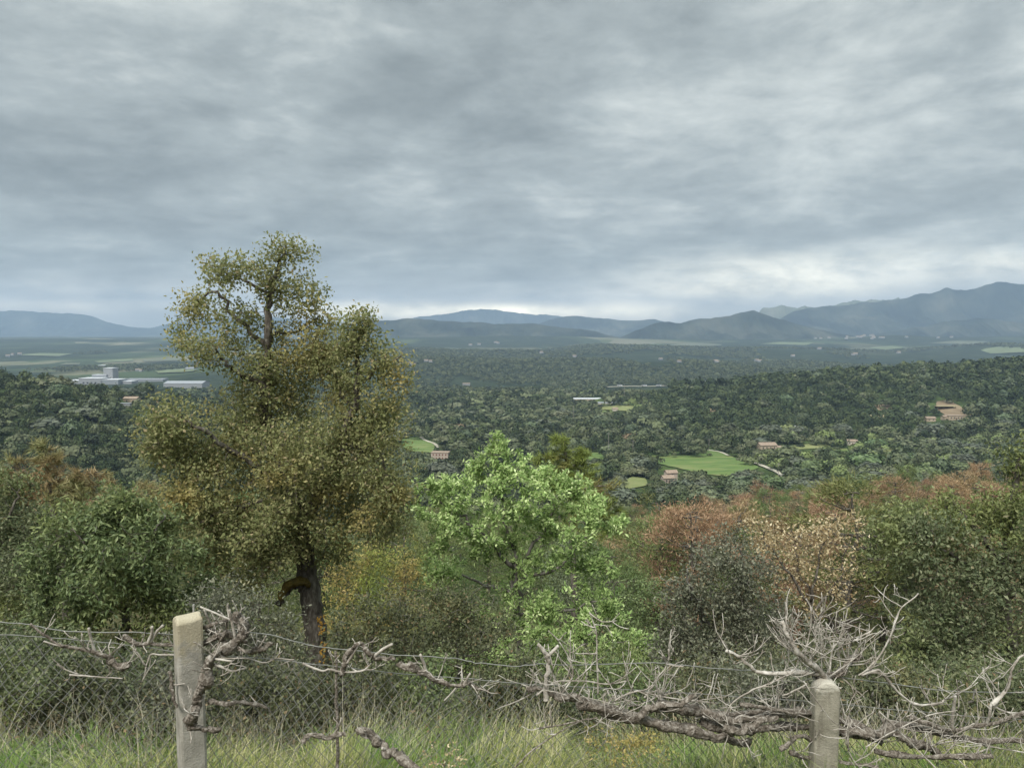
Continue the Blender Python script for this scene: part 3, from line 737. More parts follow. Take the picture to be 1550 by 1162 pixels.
near_tree('holm_oak', 'big dark holm oak with long bare twigs, tallest evergreen beside the bleached brush pile', 'tree', 7.6,
          [([(1540, 1090, 0), (1530, 980, 0), (1520, 880, 0), (1530, 780, .1), (1545, 690, .1)], .09, .02), ([(1522, 900, 0), (1450, 850, -.2), (1380, 800, -.3)], .04, .008), ([(1525, 950, 0), (1450, 960, -.4), (1390, 980, -.5)], .035, .008), ([(1522, 860, 0), (1470, 790, 0), (1430, 765, 0)], .035, .008), ([(1525, 900, 0), (1590, 840, .1), (1640, 760, .2)], .05, .01)],
          [(1540, 680, 20, 26, .1, 14), (1552, 730, 26, 34, .1, 30), (1510, 765, 34, 22, 0, 30), (1455, 775, 44, 20, 0, 38), (1385, 790, 40, 20, -.2, 34), (1350, 815, 26, 22, -.3, 18), (1420, 820, 54, 30, -.2, 56), (1500, 820, 54, 36, 0, 60), (1370, 850, 36, 26, -.3, 30), (1440, 870, 54, 30, -.3, 50), (1520, 890, 46, 40, -.1, 54), (1400, 930, 44, 28, -.4, 40), (1470, 940, 56, 36, -.3, 60), (1390, 975, 40, 32, -.5, 44), (1540, 960, 36, 44, 0, 40), (1440, 1010, 60, 36, -.5, 64), (1380, 1030, 40, 26, -.4, 30), (1520, 1040, 50, 36, -.2, 40), (1600, 800, 50, 60, .2, 50), (1610, 930, 50, 70, .2, 50), (1620, 700, 50, 50, .3, 30)],
          L_HOLM, BARK, 505, leaf=(.048, .024), per_tip=25, dens=1.15, sigma=.07, up=.4, depth_k=1.2, hollow=.5)

near_tree('evergreen_oak', 'grey green twiggy evergreen bush between the fresh green oak and the withered oak', 'shrub', 7.4,
          [([(1090, 1080, 0), (1085, 1000, 0), (1080, 930, 0)], .04, .02), ([(1083, 960, 0), (1050, 900, -.2), (1040, 860, -.2)], .022, .005), ([(1083, 950, 0), (1120, 880, 0), (1120, 830, 0)], .022, .005), ([(1083, 990, 0), (1150, 960, -.2)], .02, .005), ([(1083, 990, 0), (1020, 960, -.2)], .02, .005)],
          [(1110, 825, 26, 16, .1, 18), (1080, 850, 40, 20, 0, 36), (1130, 860, 36, 26, 0, 36), (1050, 890, 40, 28, -.1, 44), (1100, 905, 50, 34, -.1, 64), (1150, 920, 36, 36, 0, 40), (1030, 940, 36, 34, -.2, 44), (1080, 970, 50, 40, -.2, 64), (1140, 985, 44, 36, -.1, 46), (1020, 1000, 36, 30, -.2, 36), (1070, 1030, 56, 28, -.2, 50), (1190, 960, 40, 36, .2, 34), (1000, 950, 24, 26, 0, 14)],
          L_GREY, BARK_G, 606, leaf=(.036, .019), per_tip=25, dens=1.25, sigma=.065, names=('stem', 'foliage'), up=.4)

near_tree('withered_oak', 'withered oak with pale tan dead leaves on dark stems, above the bleached brush pile', 'tree', 9.6,
          [([(1235, 1040, 0), (1232, 960, 0), (1228, 900, 0)], .04, .025), ([(1228, 920, 0), (1190, 860, 0), (1160, 820, 0), (1150, 800, 0)], .022, .005), ([(1228, 910, 0), (1240, 850, 0), (1255, 800, .1)], .022, .005), ([(1230, 930, 0), (1270, 870, .1), (1290, 810, .1)], .018, .005), ([(1229, 900, 0), (1205, 850, .1), (1200, 800, .1)], .018, .005)],
          [(1145, 800, 20, 14, 0, 9), (1165, 815, 26, 18, 0, 12), (1200, 808, 26, 18, .1, 16), (1240, 800, 34, 16, .1, 22), (1285, 795, 22, 16, .1, 12), (1265, 820, 34, 20, .1, 22), (1220, 830, 36, 22, 0, 22), (1180, 845, 26, 18, 0, 9), (1275, 850, 26, 22, .1, 14), (1235, 862, 36, 22, 0, 18), (1260, 890, 30, 16, 0, 10), (1200, 880, 30, 22, 0, 10), (1220, 910, 36, 16, 0, 10), (1150, 830, 16, 16, 0, 5)],
          L_TAN, BARK, 707, leaf=(.045, .024), per_tip=11, dens=1.35, sigma=.07, up=.2)

near_tree('dying_pine', 'yellowing pine with thinning straw coloured needles, rising behind the strawberry bush', 'tree', 15,
          [([(105, 1000, 0), (95, 850, 0), (75, 740, 0), (66, 680, 0)], .12, .02), ([(85, 800, 0), (140, 770, -.3), (190, 750, -.4)], .03, .008), ([(85, 790, 0), (30, 760, 0), (5, 740, 0)], .03, .008), ([(78, 750, 0), (120, 720, .2), (150, 715, .2)], .025, .006), ([(75, 740, 0), (40, 715, 0), (20, 700, 0)], .02, .006)],
          [(66, 676, 14, 10, 0, 14), (70, 695, 30, 14, 0, 30), (55, 715, 40, 16, 0, 44), (100, 722, 40, 18, .1, 46), (20, 708, 20, 14, 0, 16), (80, 745, 60, 22, 0, 70), (140, 735, 40, 18, .2, 44), (20, 750, 40, 24, 0, 40), (120, 770, 60, 24, -.1, 64), (190, 755, 36, 18, -.3, 34), (50, 790, 50, 28, 0, 50), (160, 800, 50, 24, -.2, 40), (230, 740, 30, 16, 0, 24), (-20, 740, 30, 30, 0, 20)],
          L_PINED, BARK, 808, leaf=(.17, .013), per_tip=30, mode='needle', dens=1.0, sigma=.14, hollow=.3, twig_r=.006)

near_tree('young_pine', 'bushy pine with light green candle tips, standing behind the fresh green oak', 'tree', 17,
          [([(870, 960, 0), (866, 800, 0), (860, 720, 0), (853, 665, 0)], .11, .02), ([(862, 750, 0), (900, 735, -.2), (930, 740, -.3)], .03, .008), ([(862, 740, 0), (830, 700, .1), (812, 690, .1)], .025, .007), ([(858, 710, 0), (885, 690, .1)], .02, .006), ([(864, 790, 0), (920, 790, 0)], .03, .008)],
          [(853, 664, 18, 9, 0, 16), (858, 680, 26, 10, 0, 20), (825, 692, 20, 10, .1, 16), (880, 695, 26, 12, .1, 22), (845, 710, 34, 14, 0, 34), (895, 718, 26, 14, 0, 24), (870, 735, 44, 16, 0, 46), (820, 730, 26, 16, .1, 20), (905, 745, 34, 16, -.2, 30), (880, 765, 50, 18, 0, 46), (930, 775, 30, 18, 0, 22), (900, 800, 50, 24, 0, 44)],
          L_PINEY, BARK, 909, leaf=(.19, .014), per_tip=30, mode='needle', dens=1.0, sigma=.16, hollow=.3, twig_r=.006)

near_tree('broom_shrub', 'yellow green straggly bush showing through beside the cork oak trunk', 'shrub', 13,
          [([(560, 1000, 0), (558, 930, 0), (555, 880, 0)], .04, .02), ([(556, 910, 0), (600, 870, 0)], .02, .005), ([(556, 910, 0), (520, 870, 0)], .02, .005)],
          [(580, 830, 30, 16, 0, 24), (610, 845, 30, 20, .1, 22), (540, 855, 40, 24, 0, 36), (520, 890, 34, 30, 0, 36), (580, 890, 44, 30, 0, 46), (625, 870, 24, 20, 0, 16), (545, 930, 50, 30, 0, 46), (600, 930, 40, 26, 0, 34), (500, 930, 26, 30, 0, 20)],
          L_BROOM, BARK_G, 1010, leaf=(.07, .02), per_tip=26, dens=1.0, sigma=.12, names=('stem', 'foliage'))

SCR = [  # dark scrub filling the bank under the trees
    (560, 1000, 'brownish dark evergreen scrub at the foot of the cork oak', 6.7, [(540, 930, 40, 20, 0, 30), (600, 920, 46, 24, 0, 40), (560, 970, 60, 34, 0, 60), (620, 970, 46, 34, 0, 46), (530, 1010, 46, 30, 0, 40), (600, 1020, 60, 30, 0, 56), (570, 1055, 70, 24, 0, 46)], L_SCRUB, 11),
    (690, 1010, 'olive brown twiggy scrub under the fresh green oak', 6.9, [(650, 915, 40, 22, 0, 36), (700, 920, 46, 26, 0, 44), (680, 965, 56, 34, 0, 60), (740, 960, 40, 34, 0, 46), (700, 1010, 60, 34, 0, 60), (660, 1050, 60, 26, 0, 44), (740, 1060, 50, 24, 0, 36)], L_SCRUB, 12),
    (320, 1010, 'grey green low scrub just behind the cream fence post', 6.3, [(300, 930, 40, 26, 0, 36), (360, 920, 50, 30, 0, 50), (340, 970, 56, 34, 0, 60), (410, 960, 40, 40, 0, 46), (290, 1000, 50, 36, 0, 46), (380, 1020, 60, 34, 0, 56), (440, 1010, 36, 36, 0, 34), (330, 1050, 60, 26, 0, 40)], L_GREY, 13),
    (60, 1020, 'shadowy dark scrub behind the chain link under the edge holm oak', 6.0, [(20, 980, 50, 30, 0, 46), (90, 985, 50, 30, 0, 46), (50, 1030, 70, 34, 0, 60), (150, 1020, 60, 36, 0, 56), (210, 1010, 40, 36, 0, 40), (-20, 1030, 40, 40, 0, 30), (120, 1060, 70, 24, 0, 40)], L_HOLM, 14),
    (860, 1040, 'mid green low scrub behind the forked dead stub', 6.2, [(820, 1020, 46, 26, 0, 36), (880, 1010, 50, 30, 0, 44), (940, 1020, 46, 30, 0, 40), (860, 1060, 70, 26, 0, 50), (960, 1060, 50, 26, 0, 34)], L_ARBU, 15),
    (1180, 1050, 'dark scrub behind the pale capped fence post', 6.2, [(1130, 1040, 50, 30, 0, 40), (1200, 1020, 56, 40, 0, 56), (1270, 1000, 50, 44, 0, 50), (1320, 1040, 46, 36, 0, 40), (1230, 1070, 70, 26, 0, 44)], L_SCRUB, 16),
    (1450, 1070, 'low dark evergreen scrub under the big holm oak', 5.6, [(1400, 1070, 60, 26, 0, 46), (1480, 1070, 60, 30, 0, 50), (1550, 1060, 50, 36, 0, 46), (1340, 1080, 40, 22, 0, 24), (1620, 1050, 50, 40, 0, 30)], L_HOLM, 17),
]
LOWLABS = ['olive scrub rooted at the bank edge, far left behind the chain link', 'dense low bramble behind the cream post foot', 'low leafy scrub between the cream post and the grey stake', 'dull brown scrub in front of the cork oak trunk',
           'low dark scrub right of the grey stake', 'low green scrub under the torn branch between the posts', 'shadowed scrub left of the forked dead stub', 'low scrub behind the left of the brush pile', 'twiggy low scrub behind the middle of the brush pile', 'olive low scrub left of the pale capped post', 'dark low scrub right of the pale capped post', 'low evergreen scrub behind the lower straight log', 'low dark scrub at the far right bank edge']
LM = [L_HOLM, L_SCRUB, L_GREY, L_SCRUB, L_SCRUB, L_ARBU, L_SCRUB, L_ARBU, L_SCRUB, L_GREY, L_SCRUB, L_HOLM, L_HOLM]
near_tree('weed_tuft', 'yellow flowered weedy tuft in the grass under the brush pile', 'plant', 3.1, [([(945, 1160, 0), (945, 1130, 0)], .004, .002)], [(945, 1118, 42, 20, 0, 30), (915, 1125, 22, 16, 0, 12), (985, 1128, 26, 14, 0, 12)], L_BROOM, BARK_G, 881, leaf=(.016, .006), per_tip=16, sigma=.014, names=('stem', 'foliage'), twig_r=.0012, crook=.004)
near_tree('weed_tuft', 'small tan leaved weed in the grass below the torn branch', 'plant', 3.0, [([(672, 1175, 0), (672, 1160, 0)], .004, .002)], [(672, 1152, 24, 12, 0, 16)], L_TAN, BARK_G, 882, leaf=(.014, .008), per_tip=9, sigma=.012, names=('stem', 'foliage'), twig_r=.0012, crook=.004)
for k_, lab_ in enumerate(LOWLABS):
    px_ = -20 + k_ * 134
    SCR.append((px_, 1075, lab_, 5.25 + .35 * ((k_ * 7) % 3), [(px_ - 46, 1040 + (k_ * 5) % 3 * 8, 52, 34, 0, 44), (px_ + 40, 1036 + (k_ * 3) % 4 * 8, 54, 36, 0, 46), (px_, 1075, 86, 34, 0, 60), (px_ + 10, 1010 + (k_ * 11) % 5 * 6, 34, 24, .1, 20)], LM[k_], 700 + k_))
for px, py, lab, D_s, cl, mt, sd_ in SCR:
    near_tree('scrub_bush', lab, 'shrub', D_s, [([(px, py + 40, 0), (px + 4, py, 0), (px, py - 40, 0)], .025, .012), ([(px, py, 0), (px + 50, py - 30, 0)], .014, .005), ([(px, py, 0), (px - 50, py - 30, 0)], .014, .005)],
              cl, mt, BARK_G, sd_, leaf=(.034, .017), per_tip=26, dens=1.0, sigma=.06, names=('stem', 'foliage'), hollow=.3, depth_k=1.3)

# ground cover of the slope: low leafy growth nobody could count
ru = np.random.default_rng(4242)
n_u = 110000
yu = 4.6 + 75 * ru.uniform(0, 1, n_u) ** 1.7; xu = ru.uniform(-1, 1, n_u) * (.95 * yu + 3.5)
ku = fbm(xu / 1.4, yu / 1.4, 71, 3); sel_u = ku > .36
xu, yu, ku = xu[sel_u], yu[sel_u], ku[sel_u]
zu = H(xu, yu) + ru.uniform(0, 1, len(xu)) * np.clip((ku - .34) * 2.2, .05, .7)
ub = MB()
nr_u = yu < 14
for _ in range(3):
    leaves(ub, (np.c_[xu, yu, zu] + ru.normal(size=(len(xu), 3)) * .05)[nr_u], np.zeros((int(nr_u.sum()), 3)) + (0, 0, .4), .036, .019, ru, up=.8)
leaves(ub, (np.c_[xu, yu, zu] + ru.normal(size=(len(xu), 3)) * .05)[yu > 14], np.zeros((int((yu > 14).sum()), 3)) + (0, 0, .4), .20, .12, ru, up=.8)
uo = ub.build('undergrowth', L_SCRUB); uo['kind'] = 'stuff'
# ------------------------------------------------------------------ fields, paths and buildings in the valley
PROT = []      # (polygon in photo pixels, distance): trees must not stand in front of these

def poly_rows(poly, n):
    poly = np.array(poly, float)
    y0, y1 = poly[:, 1].min(), poly[:, 1].max()
    rows = []
    for py in np.linspace(y0 + .05, y1 - .05, n):
        xs = []
        for a, b in zip(poly, np.roll(poly, -1, 0)):
            if (a[1] - py) * (b[1] - py) < 0:
                xs.append(a[0] + (b[0] - a[0]) * (py - a[1]) / (b[1] - a[1]))
        if len(xs) >= 2:
            wv = (max(xs) - min(xs)) * .05
            rows.append((py, min(xs) + wv * (float(vnoise(py * .45, poly[0, 0], 3)) - .5), max(xs) + wv * 2 * (float(vnoise(py * .4, poly[0, 0] + 9, 4)) - .5)))
    return rows

def patch(name, poly, mat, n=18, m=16, lift=.6, protect=True, y0=150.):
    rows = poly_rows(poly, n); pts = []
    for py, xa, xb in rows:
        r = []
        for px in np.linspace(xa, xb, m):
            h = hit(px, py, y0)
            if h is None: break
            r.append(h + (0, 0, lift))
        if len(r) == m: pts.append(r)
    if len(pts) < 2: return None
    A = np.array(pts); nr_ = len(A)
    mb = MB(); i = np.arange(nr_ - 1)[:, None] * m; j = np.arange(m - 1)[None, :]
    mb.add(A.reshape(-1, 3), np.stack([i + m + j, i + m + j + 1, i + j + 1, i + j], -1).reshape(-1, 4))
    o = mb.build(name, mat, smooth=True); o['kind'] = 'structure'
    if protect: PROT.append((np.array(poly, float), float(A[:, :, 1].mean()), .35 if mat in (M_REDSOIL, M_STRAW) else 1.0))
    return o

def path(name, pxs, width, mat, lift=.75, protect=True, y0=150.):
    w_ = [hit(a, b, y0) for a, b in pxs]
    w_ = [p for p in w_ if p is not None]
    p = jitter_line(w_, 8, 0, RNG)
    t = np.gradient(p, axis=0); t[:, 2] = 0; t /= np.linalg.norm(t, axis=1, keepdims=True)
    s = np.c_[-t[:, 1], t[:, 0], t[:, 2] * 0] * width / 2
    a, b = p + s, p - s
    a[:, 2] = H(a[:, 0], a[:, 1]) + lift; b[:, 2] = H(b[:, 0], b[:, 1]) + lift
    n = len(p); mb = MB(); i = np.arange(n - 1)
    mb.add(np.vstack([a, b]), np.c_[i, i + 1, n + i + 1, n + i])
    o = mb.build(name, mat, smooth=True); o['kind'] = 'structure'
    if protect:
        q = np.array(pxs, float); PROT.append((np.vstack([q + (0, -2), (q + (0, 3.0))[::-1]]), float(p[:, 1].mean())))
    return o

M_FIELD = rough_mat('meadow_grass', [(.34, (.05, .085, .020)), (.48, (.075, .118, .028)), (.56, (.10, .14, .038)), (.66, (.15, .15, .06))], scale=.09, detail=9, bump=0, dist=.8, stretch=(.35, 1.6, 1))
M_FARF = rough_mat('far_meadow', [(.3, (.075, .095, .045)), (.7, (.12, .14, .075))], scale=.01, bump=0)
M_FIELD2 = rough_mat('dry_meadow', [(.3, (.10, .125, .04)), (.6, (.17, .175, .07)), (.8, (.23, .21, .10))], scale=.05, bump=0)
M_FIELD3 = rough_mat('pale_crop', [(.3, (.055, .068, .040)), (.6, (.095, .10, .062))], scale=.01, bump=0)
M_TRACK = rough_mat('pale_track', [(.3, (.26, .235, .18)), (.7, (.40, .37, .30))], scale=.3, bump=0)
M_REDSOIL = rough_mat('bare_soil', [(.3, (.12, .085, .05)), (.55, (.18, .135, .085)), (.75, (.16, .15, .075))], scale=.08, bump=0)
M_STRAW = rough_mat('straw_ground', [(.3, (.2, .165, .09)), (.7, (.28, .24, .14))], scale=.1, bump=0)

patch('field', [(978, 684), (1000, 680), (1060, 680), (1085, 683), (1110, 692), (1140, 703), (1152, 710), (1128, 715), (1100, 722), (1060, 718), (1030, 710), (1000, 704), (985, 696)], M_FIELD, 20, 30)
patch('field', [(604, 658), (634, 657), (650, 668), (660, 676), (655, 686), (625, 684), (600, 672)], M_FIELD, 14, 12)
patch('field', [(880, 686), (912, 685), (914, 696), (884, 698)], M_FIELD, 8, 8)
patch('field', [(936, 732), (958, 722), (976, 723), (982, 736), (950, 741)], M_FIELD2, 8, 8)
patch('field', [(1196, 675), (1230, 672), (1262, 673), (1250, 679), (1200, 681)], M_FIELD2, 6, 12)
patch('field', [(1262, 679), (1282, 678), (1284, 684), (1262, 684)], M_FIELD, 5, 8)
patch('bare_ground', [(1418, 607), (1436, 605), (1450, 614), (1474, 626), (1466, 634), (1432, 629), (1416, 620)], M_REDSOIL, 10, 12)
patch('bare_ground', [(1322, 612), (1345, 609), (1352, 620), (1330, 622)], M_REDSOIL, 6, 8)
patch('straw_patch', [(1306, 630), (1330, 627), (1345, 628), (1338, 633), (1312, 634)], M_STRAW, 6, 8)
path('track', [(1072, 682), (1086, 684), (1104, 691)], 2.4, M_TRACK)
path('track', [(1138, 700), (1160, 708), (1178, 716), (1188, 724), (1196, 735)], 3.6, M_TRACK)
path('track', [(634, 660), (646, 668), (657, 672), (664, 678)], 3.0, M_TRACK)
# fields of the far plain
for pl, mt in [([(1010, 523), (1050, 519), (1092, 521), (1088, 524), (1020, 526)], M_FIELD3), ([(915, 527), (960, 523), (1005, 524), (1000, 527), (930, 530)], M_FIELD3),
               ([(215, 546), (240, 543), (275, 543), (272, 547), (220, 548)], M_FIELD3), ([(90, 553), (100, 550), (122, 550), (120, 553)], M_FIELD3), ([(232, 562), (280, 559), (300, 560), (290, 564), (240, 566)], M_FARF),
               ([(1400, 520), (1450, 516), (1500, 517), (1480, 522)], M_FIELD3), ([(1480, 530), (1530, 523), (1590, 525), (1570, 533), (1500, 536)], M_FARF), ([(1150, 521), (1180, 518), (1230, 519), (1220, 523)], M_FARF),
               ([(905, 617), (930, 614), (962, 615), (952, 623), (914, 622)], M_FIELD2), ([(640, 530), (660, 527), (700, 528), (680, 532)], M_FIELD3), ([(20, 538), (60, 535), (110, 536), (90, 540)], M_FARF), ([(320, 532), (420, 529), (460, 532), (380, 536)], M_FIELD3),
               ([(140, 547), (200, 544), (206, 547), (150, 550)], M_FARF), ([(1310, 527), (1350, 524), (1375, 526), (1340, 530)], M_FARF)]:
    patch('field', pl, mt, 6, 14, lift=3.0 if mt is not M_FIELD2 else 1.0, protect=(mt is M_FIELD2), y0=900)
path('road', [(918, 587), (950, 586), (985, 586), (1008, 585)], 12, M_TRACK, lift=2.5, y0=900)

W_PINK = flat_mat('pink_render', (.34, .28, .232)); W_STONE = flat_mat('sandy_stone', (.34, .275, .20), scale=.4, var=.25); W_CREAM = flat_mat('cream_render', (.42, .38, .31)); W_WHITE = flat_mat('white_render', (.23, .235, .24), var=.16)
R_TILE = rough_mat('clay_tiles', [(.3, (.17, .125, .092)), (.7, (.26, .20, .152))], scale=1.2, bump=0); R_GREY = flat_mat('grey_roof', (.40, .41, .42)); R_WHITE = flat_mat('pale_metal_roof', (.22, .232, .245), rough=.6)
W_DARK = flat_mat('window_dark', (.04, .04, .045), rough=.3); W_SHUT = flat_mat('red_brown_shutter', (.14, .055, .04)); W_WOOD = flat_mat('door_wood', (.10, .06, .035))

def gable(mb, c, s, rise, over=.4, m=0, axis=0):
    """pitched roof over a box (top centre c, size s)"""
    x, y = s[0] / 2 + over, s[1] / 2 + over; cx_, cy_, cz_ = c; th = .22
    if axis == 0:
        a = [(-x, -y, 0), (x, -y, 0), (x, 0, rise), (-x, 0, rise), (x, y, 0), (-x, y, 0)]
    else:
        a = [(-x, -y, 0), (-x, y, 0), (0, y, rise), (0, -y, rise), (x, y, 0), (x, -y, 0)]
    a = np.array(a); lo = a + (0, 0, -th)
    v = np.vstack([a, lo]) + (cx_, cy_, cz_ + th)
    mb.add(v, [(0, 1, 2, 3), (3, 2, 4, 5), (7, 6, 9, 8), (8, 9, 11, 10), (0, 6, 7, 1), (5, 4, 10, 11), (1, 7, 8, 2), (2, 8, 10, 4), (0, 3, 9, 6), (3, 5, 11, 9)], m=m)

def house(name, label, cat, px, py, blocks, wall, roof, rz=0.0, group=None, win=None, door=None, prot=True, kind_roof='roof', y0=150., lift=0.0):
    """blocks: (dx, dy, w, d, h, rise, axis); win: (dx, z, w, h, block, mat)"""
    b = hit(px, py, y0)
    root = thing(name, label, cat, (b[0], b[1], b[2] - .3 + lift), group, rz)
    for k, (dx_, dy_, w_, d_, h_, rise, ax) in enumerate(blocks):
        mb = MB().box((dx_, dy_, h_ / 2), (w_, d_, h_))
        if rise > 0:
            e = (w_ if ax else d_) / 2
            if ax == 0: tri = [(-w_ / 2, -d_ / 2, 0), (-w_ / 2, d_ / 2, 0), (-w_ / 2, 0, rise * .93), (w_ / 2, -d_ / 2, 0), (w_ / 2, d_ / 2, 0), (w_ / 2, 0, rise * .93)]
            else: tri = [(-w_ / 2, -d_ / 2, 0), (w_ / 2, -d_ / 2, 0), (0, -d_ / 2, rise * .93), (-w_ / 2, d_ / 2, 0), (w_ / 2, d_ / 2, 0), (0, d_ / 2, rise * .93)]
            mb.add(np.array(tri) + (dx_, dy_, h_), None, [(0, 1, 2), (3, 5, 4)])
        mb.build('wall', wall, root)
        rb = MB()
        if rise > 0: gable(rb, (dx_, dy_, h_), (w_, d_), rise, axis=ax)
        else: rb.box((dx_, dy_, h_ + .15), (w_ + .5, d_ + .5, .3))
        rb.build(kind_roof, roof, root)
    for (dx_, z_, w_, h_, bi, mt) in win or []:
        bx = blocks[bi]
        MB().box((bx[0] + dx_, bx[1] - bx[3] / 2 - .03, z_), (w_, .12, h_)).build('window', mt, root)
    for (dx_, w_, h_, bi) in door or []:
        bx = blocks[bi]
        MB().box((bx[0] + dx_, bx[1] - bx[3] / 2 - .03, h_ / 2 + .3), (w_, .12, h_)).build('door', W_WOOD, root)
    if prot:
        k = F_PX / b[1]
        xs = [(q[0] - q[2] / 2) for q in blocks] + [(q[0] + q[2] / 2) for q in blocks]; hh = max(q[4] + q[5] for q in blocks)
        PROT.append((np.array([(px + min(xs) * k, py - hh * k), (px + max(xs) * k, py - hh * k), (px + max(xs) * k, py - 1.0), (px + min(xs) * k, py - 1.0)]), b[1]))
    return root

house('farmhouse', 'pink two storey farmhouse with two rows of shuttered windows, beside the small green field', 'house', 667, 695,
      [(0, 0, 12.5, 8, 5.6, 0, 0), (-4.6, -1, 2.8, 4, 3.0, .8, 0)], W_PINK, R_TILE, rz=-.12,
      win=[(x_, z_, .85, 1.25, 0, W_SHUT) for z_ in (1.7, 4.3) for x_ in (-4.6, -2.3, 0, 2.3, 4.6) if not (z_ < 2 and x_ in (0, -4.6))], door=[(0, 1.2, 2.2, 0)])
house('farmhouse', 'ochre tile roofed cottage with a raised rear wing, below the big green field', 'house', 1010, 730,
      [(0, 0, 6.5, 6, 3.2, 1.3, 0), (4.0, 4.5, 6.5, 5, 5.2, 1.4, 0)], W_PINK, R_TILE, rz=.2, win=[(-1.6, 1.9, .8, 1.0, 0, W_DARK), (1.6, 1.9, .8, 1.0, 0, W_DARK), (0, 4.2, .8, 1.0, 1, W_DARK)], door=[(0, 1.0, 2.0, 0)])
house('farmhouse', 'large stone farmhouse with long clay tile roof and low annex, above the track', 'house', 1160, 681,
      [(0, 0, 13.5, 9, 4.6, 1.9, 0), (11.5, 1.5, 8, 6, 2.4, .9, 0)], W_STONE, R_TILE, rz=.1, win=[(x_, 3.0, .9, 1.1, 0, W_DARK) for x_ in (-4.6, -1.6, 1.6, 4.6)] + [(0, 1.5, .8, .8, 1, W_DARK)], door=[(0, 1.3, 2.1, 0)])
house('house', 'small pale house partly behind a dark cypress', 'house', 1289, 673, [(0, 0, 8, 6, 3.6, 1.2, 0)], W_CREAM, R_TILE, rz=-.15, win=[(-2.2, 2.0, .8, 1.0, 0, W_DARK), (2.2, 2.0, .8, 1.0, 0, W_DARK)], door=[(0, 1.0, 2.0, 0)])
house('house', 'sandy stone house on the bare red terrace of the wooded ridge', 'house', 1444, 635, [(0, 0, 15, 8, 4.6, 0, 0), (-9, 0, 5, 6, 3.4, 1.1, 0)], W_STONE, R_TILE, win=[(x_, 2.6, 1.0, 1.3, 0, W_DARK) for x_ in (-5, -1.7, 1.7, 5)], door=[(0, 1.2, 2.1, 0)])
house('house', 'small sandy house next to the terrace house, tile roofed', 'house', 1407, 637, [(0, 0, 9, 6, 3.2, 1.3, 0)], W_STONE, R_TILE, win=[(-2, 1.8, .9, 1.0, 0, W_DARK), (2, 1.8, .9, 1.0, 0, W_DARK)])
house('house', 'low cream cottage below the sandy terrace houses', 'house', 1414, 650, [(0, 0, 10, 5, 3.0, .9, 0)], W_CREAM, R_TILE, win=[(-2.5, 1.6, .9, .9, 0, W_DARK), (2.5, 1.6, .9, .9, 0, W_DARK)])
house('hut', 'tiny white hut alone among the dark trees of the ridge', 'hut', 1207, 648, [(0, 0, 5, 4, 2.4, 0, 0)], W_WHITE, R_GREY, kind_roof='roof')
# open shelter above the terrace house
b = hit(1431, 619); sh = thing('shelter', 'flat roofed open shelter on posts above the sandy terrace house', 'shelter', b)
MB().box((0, 0, 3.1), (20, 6, .35)).build('roof', M_STRAW, sh)
for x_ in (-9, -3, 3, 9): MB().box((x_, -2.6, 1.45), (.35, .35, 2.95)).build('post', W_WOOD, sh)
MB().box((0, 2.7, 1.45), (19, .3, 2.95)).build('wall', W_WOOD, sh)
PROT.append((np.array([(1415, 612), (1447, 612), (1447, 617), (1415, 617)]), b[1]))
# village roofs by the western ridge
for px_, py_, lab, wl in [(283, 610, 'orange roofed house half hidden behind the cork oak crown', W_PINK), (200, 609, 'sand coloured house on the brow of the western woods', W_STONE), (225, 600, 'pale narrow house standing among dark trees on the brow', W_CREAM)]:
    house('house', lab, 'house', px_, py_, [(0, 0, 11, 8, 3.6, 1.5, 0)], wl, R_TILE, win=[(-2.6, 2.0, .9, 1.1, 0, W_DARK), (2.6, 2.0, .9, 1.1, 0, W_DARK)])
house('hut', 'long white low wall like shed in the western woods', 'shed', 190, 614, [(0, 0, 9, 4, 2.2, 0, 0)], W_WHITE, R_WHITE)

# industry in the plain
def shed(name, label, px, py, wpx, hpx, dm, wall, roof, rise=0.0, group=None, cat='warehouse', y0=900., prot=True):
    b = hit(px, py, y0); k = b[1] / F_PX
    return house(name, label, cat, px, py, [(0, 0, wpx * k, dm, hpx * k, rise, 0)], wall, roof, group=group, y0=y0, prot=prot)
W_GREYW = flat_mat('grey_white_cladding', (.20, .212, .225), var=.14)
b = hit(158, 581, 900); k = b[1] / F_PX
fac = thing('factory', 'big pale factory with a tall square tower block in the far plain', 'factory', b)
for nm, dx_, dy_, wp, hp, dd, mt in [('tower_block', 0, 30, 14, 23, 26, W_WHITE), ('hall', -14, 0, 34, 9, 40, W_WHITE), ('hall', 15, 0, 26, 7, 40, W_GREYW), ('hall', -42, 5, 22, 5.5, 36, W_WHITE), ('hall', -12, 22, 22, 13, 20, W_GREYW), ('annex', 36, 10, 14, 4, 30, W_WHITE)]:
    mb = MB().box((dx_ * k, dy_, hp * k / 2), (wp * k, dd, hp * k)); mb.build(nm, mt, fac)
    MB().box((dx_ * k, dy_, hp * k + .4), (wp * k + 1, dd + 1, .8)).build('roof', R_GREY, fac)
for x_ in (-24, -18, -12, -6): MB().box((x_ * k, -20.2, 4), (2.5 * k, .5, 3.2)).build('window', W_DARK, fac)
PROT.append((np.array([(100, 574), (150, 556), (168, 556), (205, 576), (205, 580), (100, 580)]), b[1]))
shed('warehouse', 'long white warehouse with shallow roof just left of the cork oak', 283, 587, 58, 8, 40, W_WHITE, R_WHITE, 4)
shed('warehouse', 'low grey white sheds stretching right of the factory tower', 222, 577, 58, 4, 30, W_GREYW, R_WHITE, 0)
shed('warehouse', 'small pale warehouse far behind the long white one', 290, 560, 13, 3.5, 30, W_GREYW, R_WHITE, 2)
shed('warehouse', 'grey shed with pale roof behind the factory tower', 156, 555, 12, 2.5, 30, W_GREYW, R_GREY, 0)
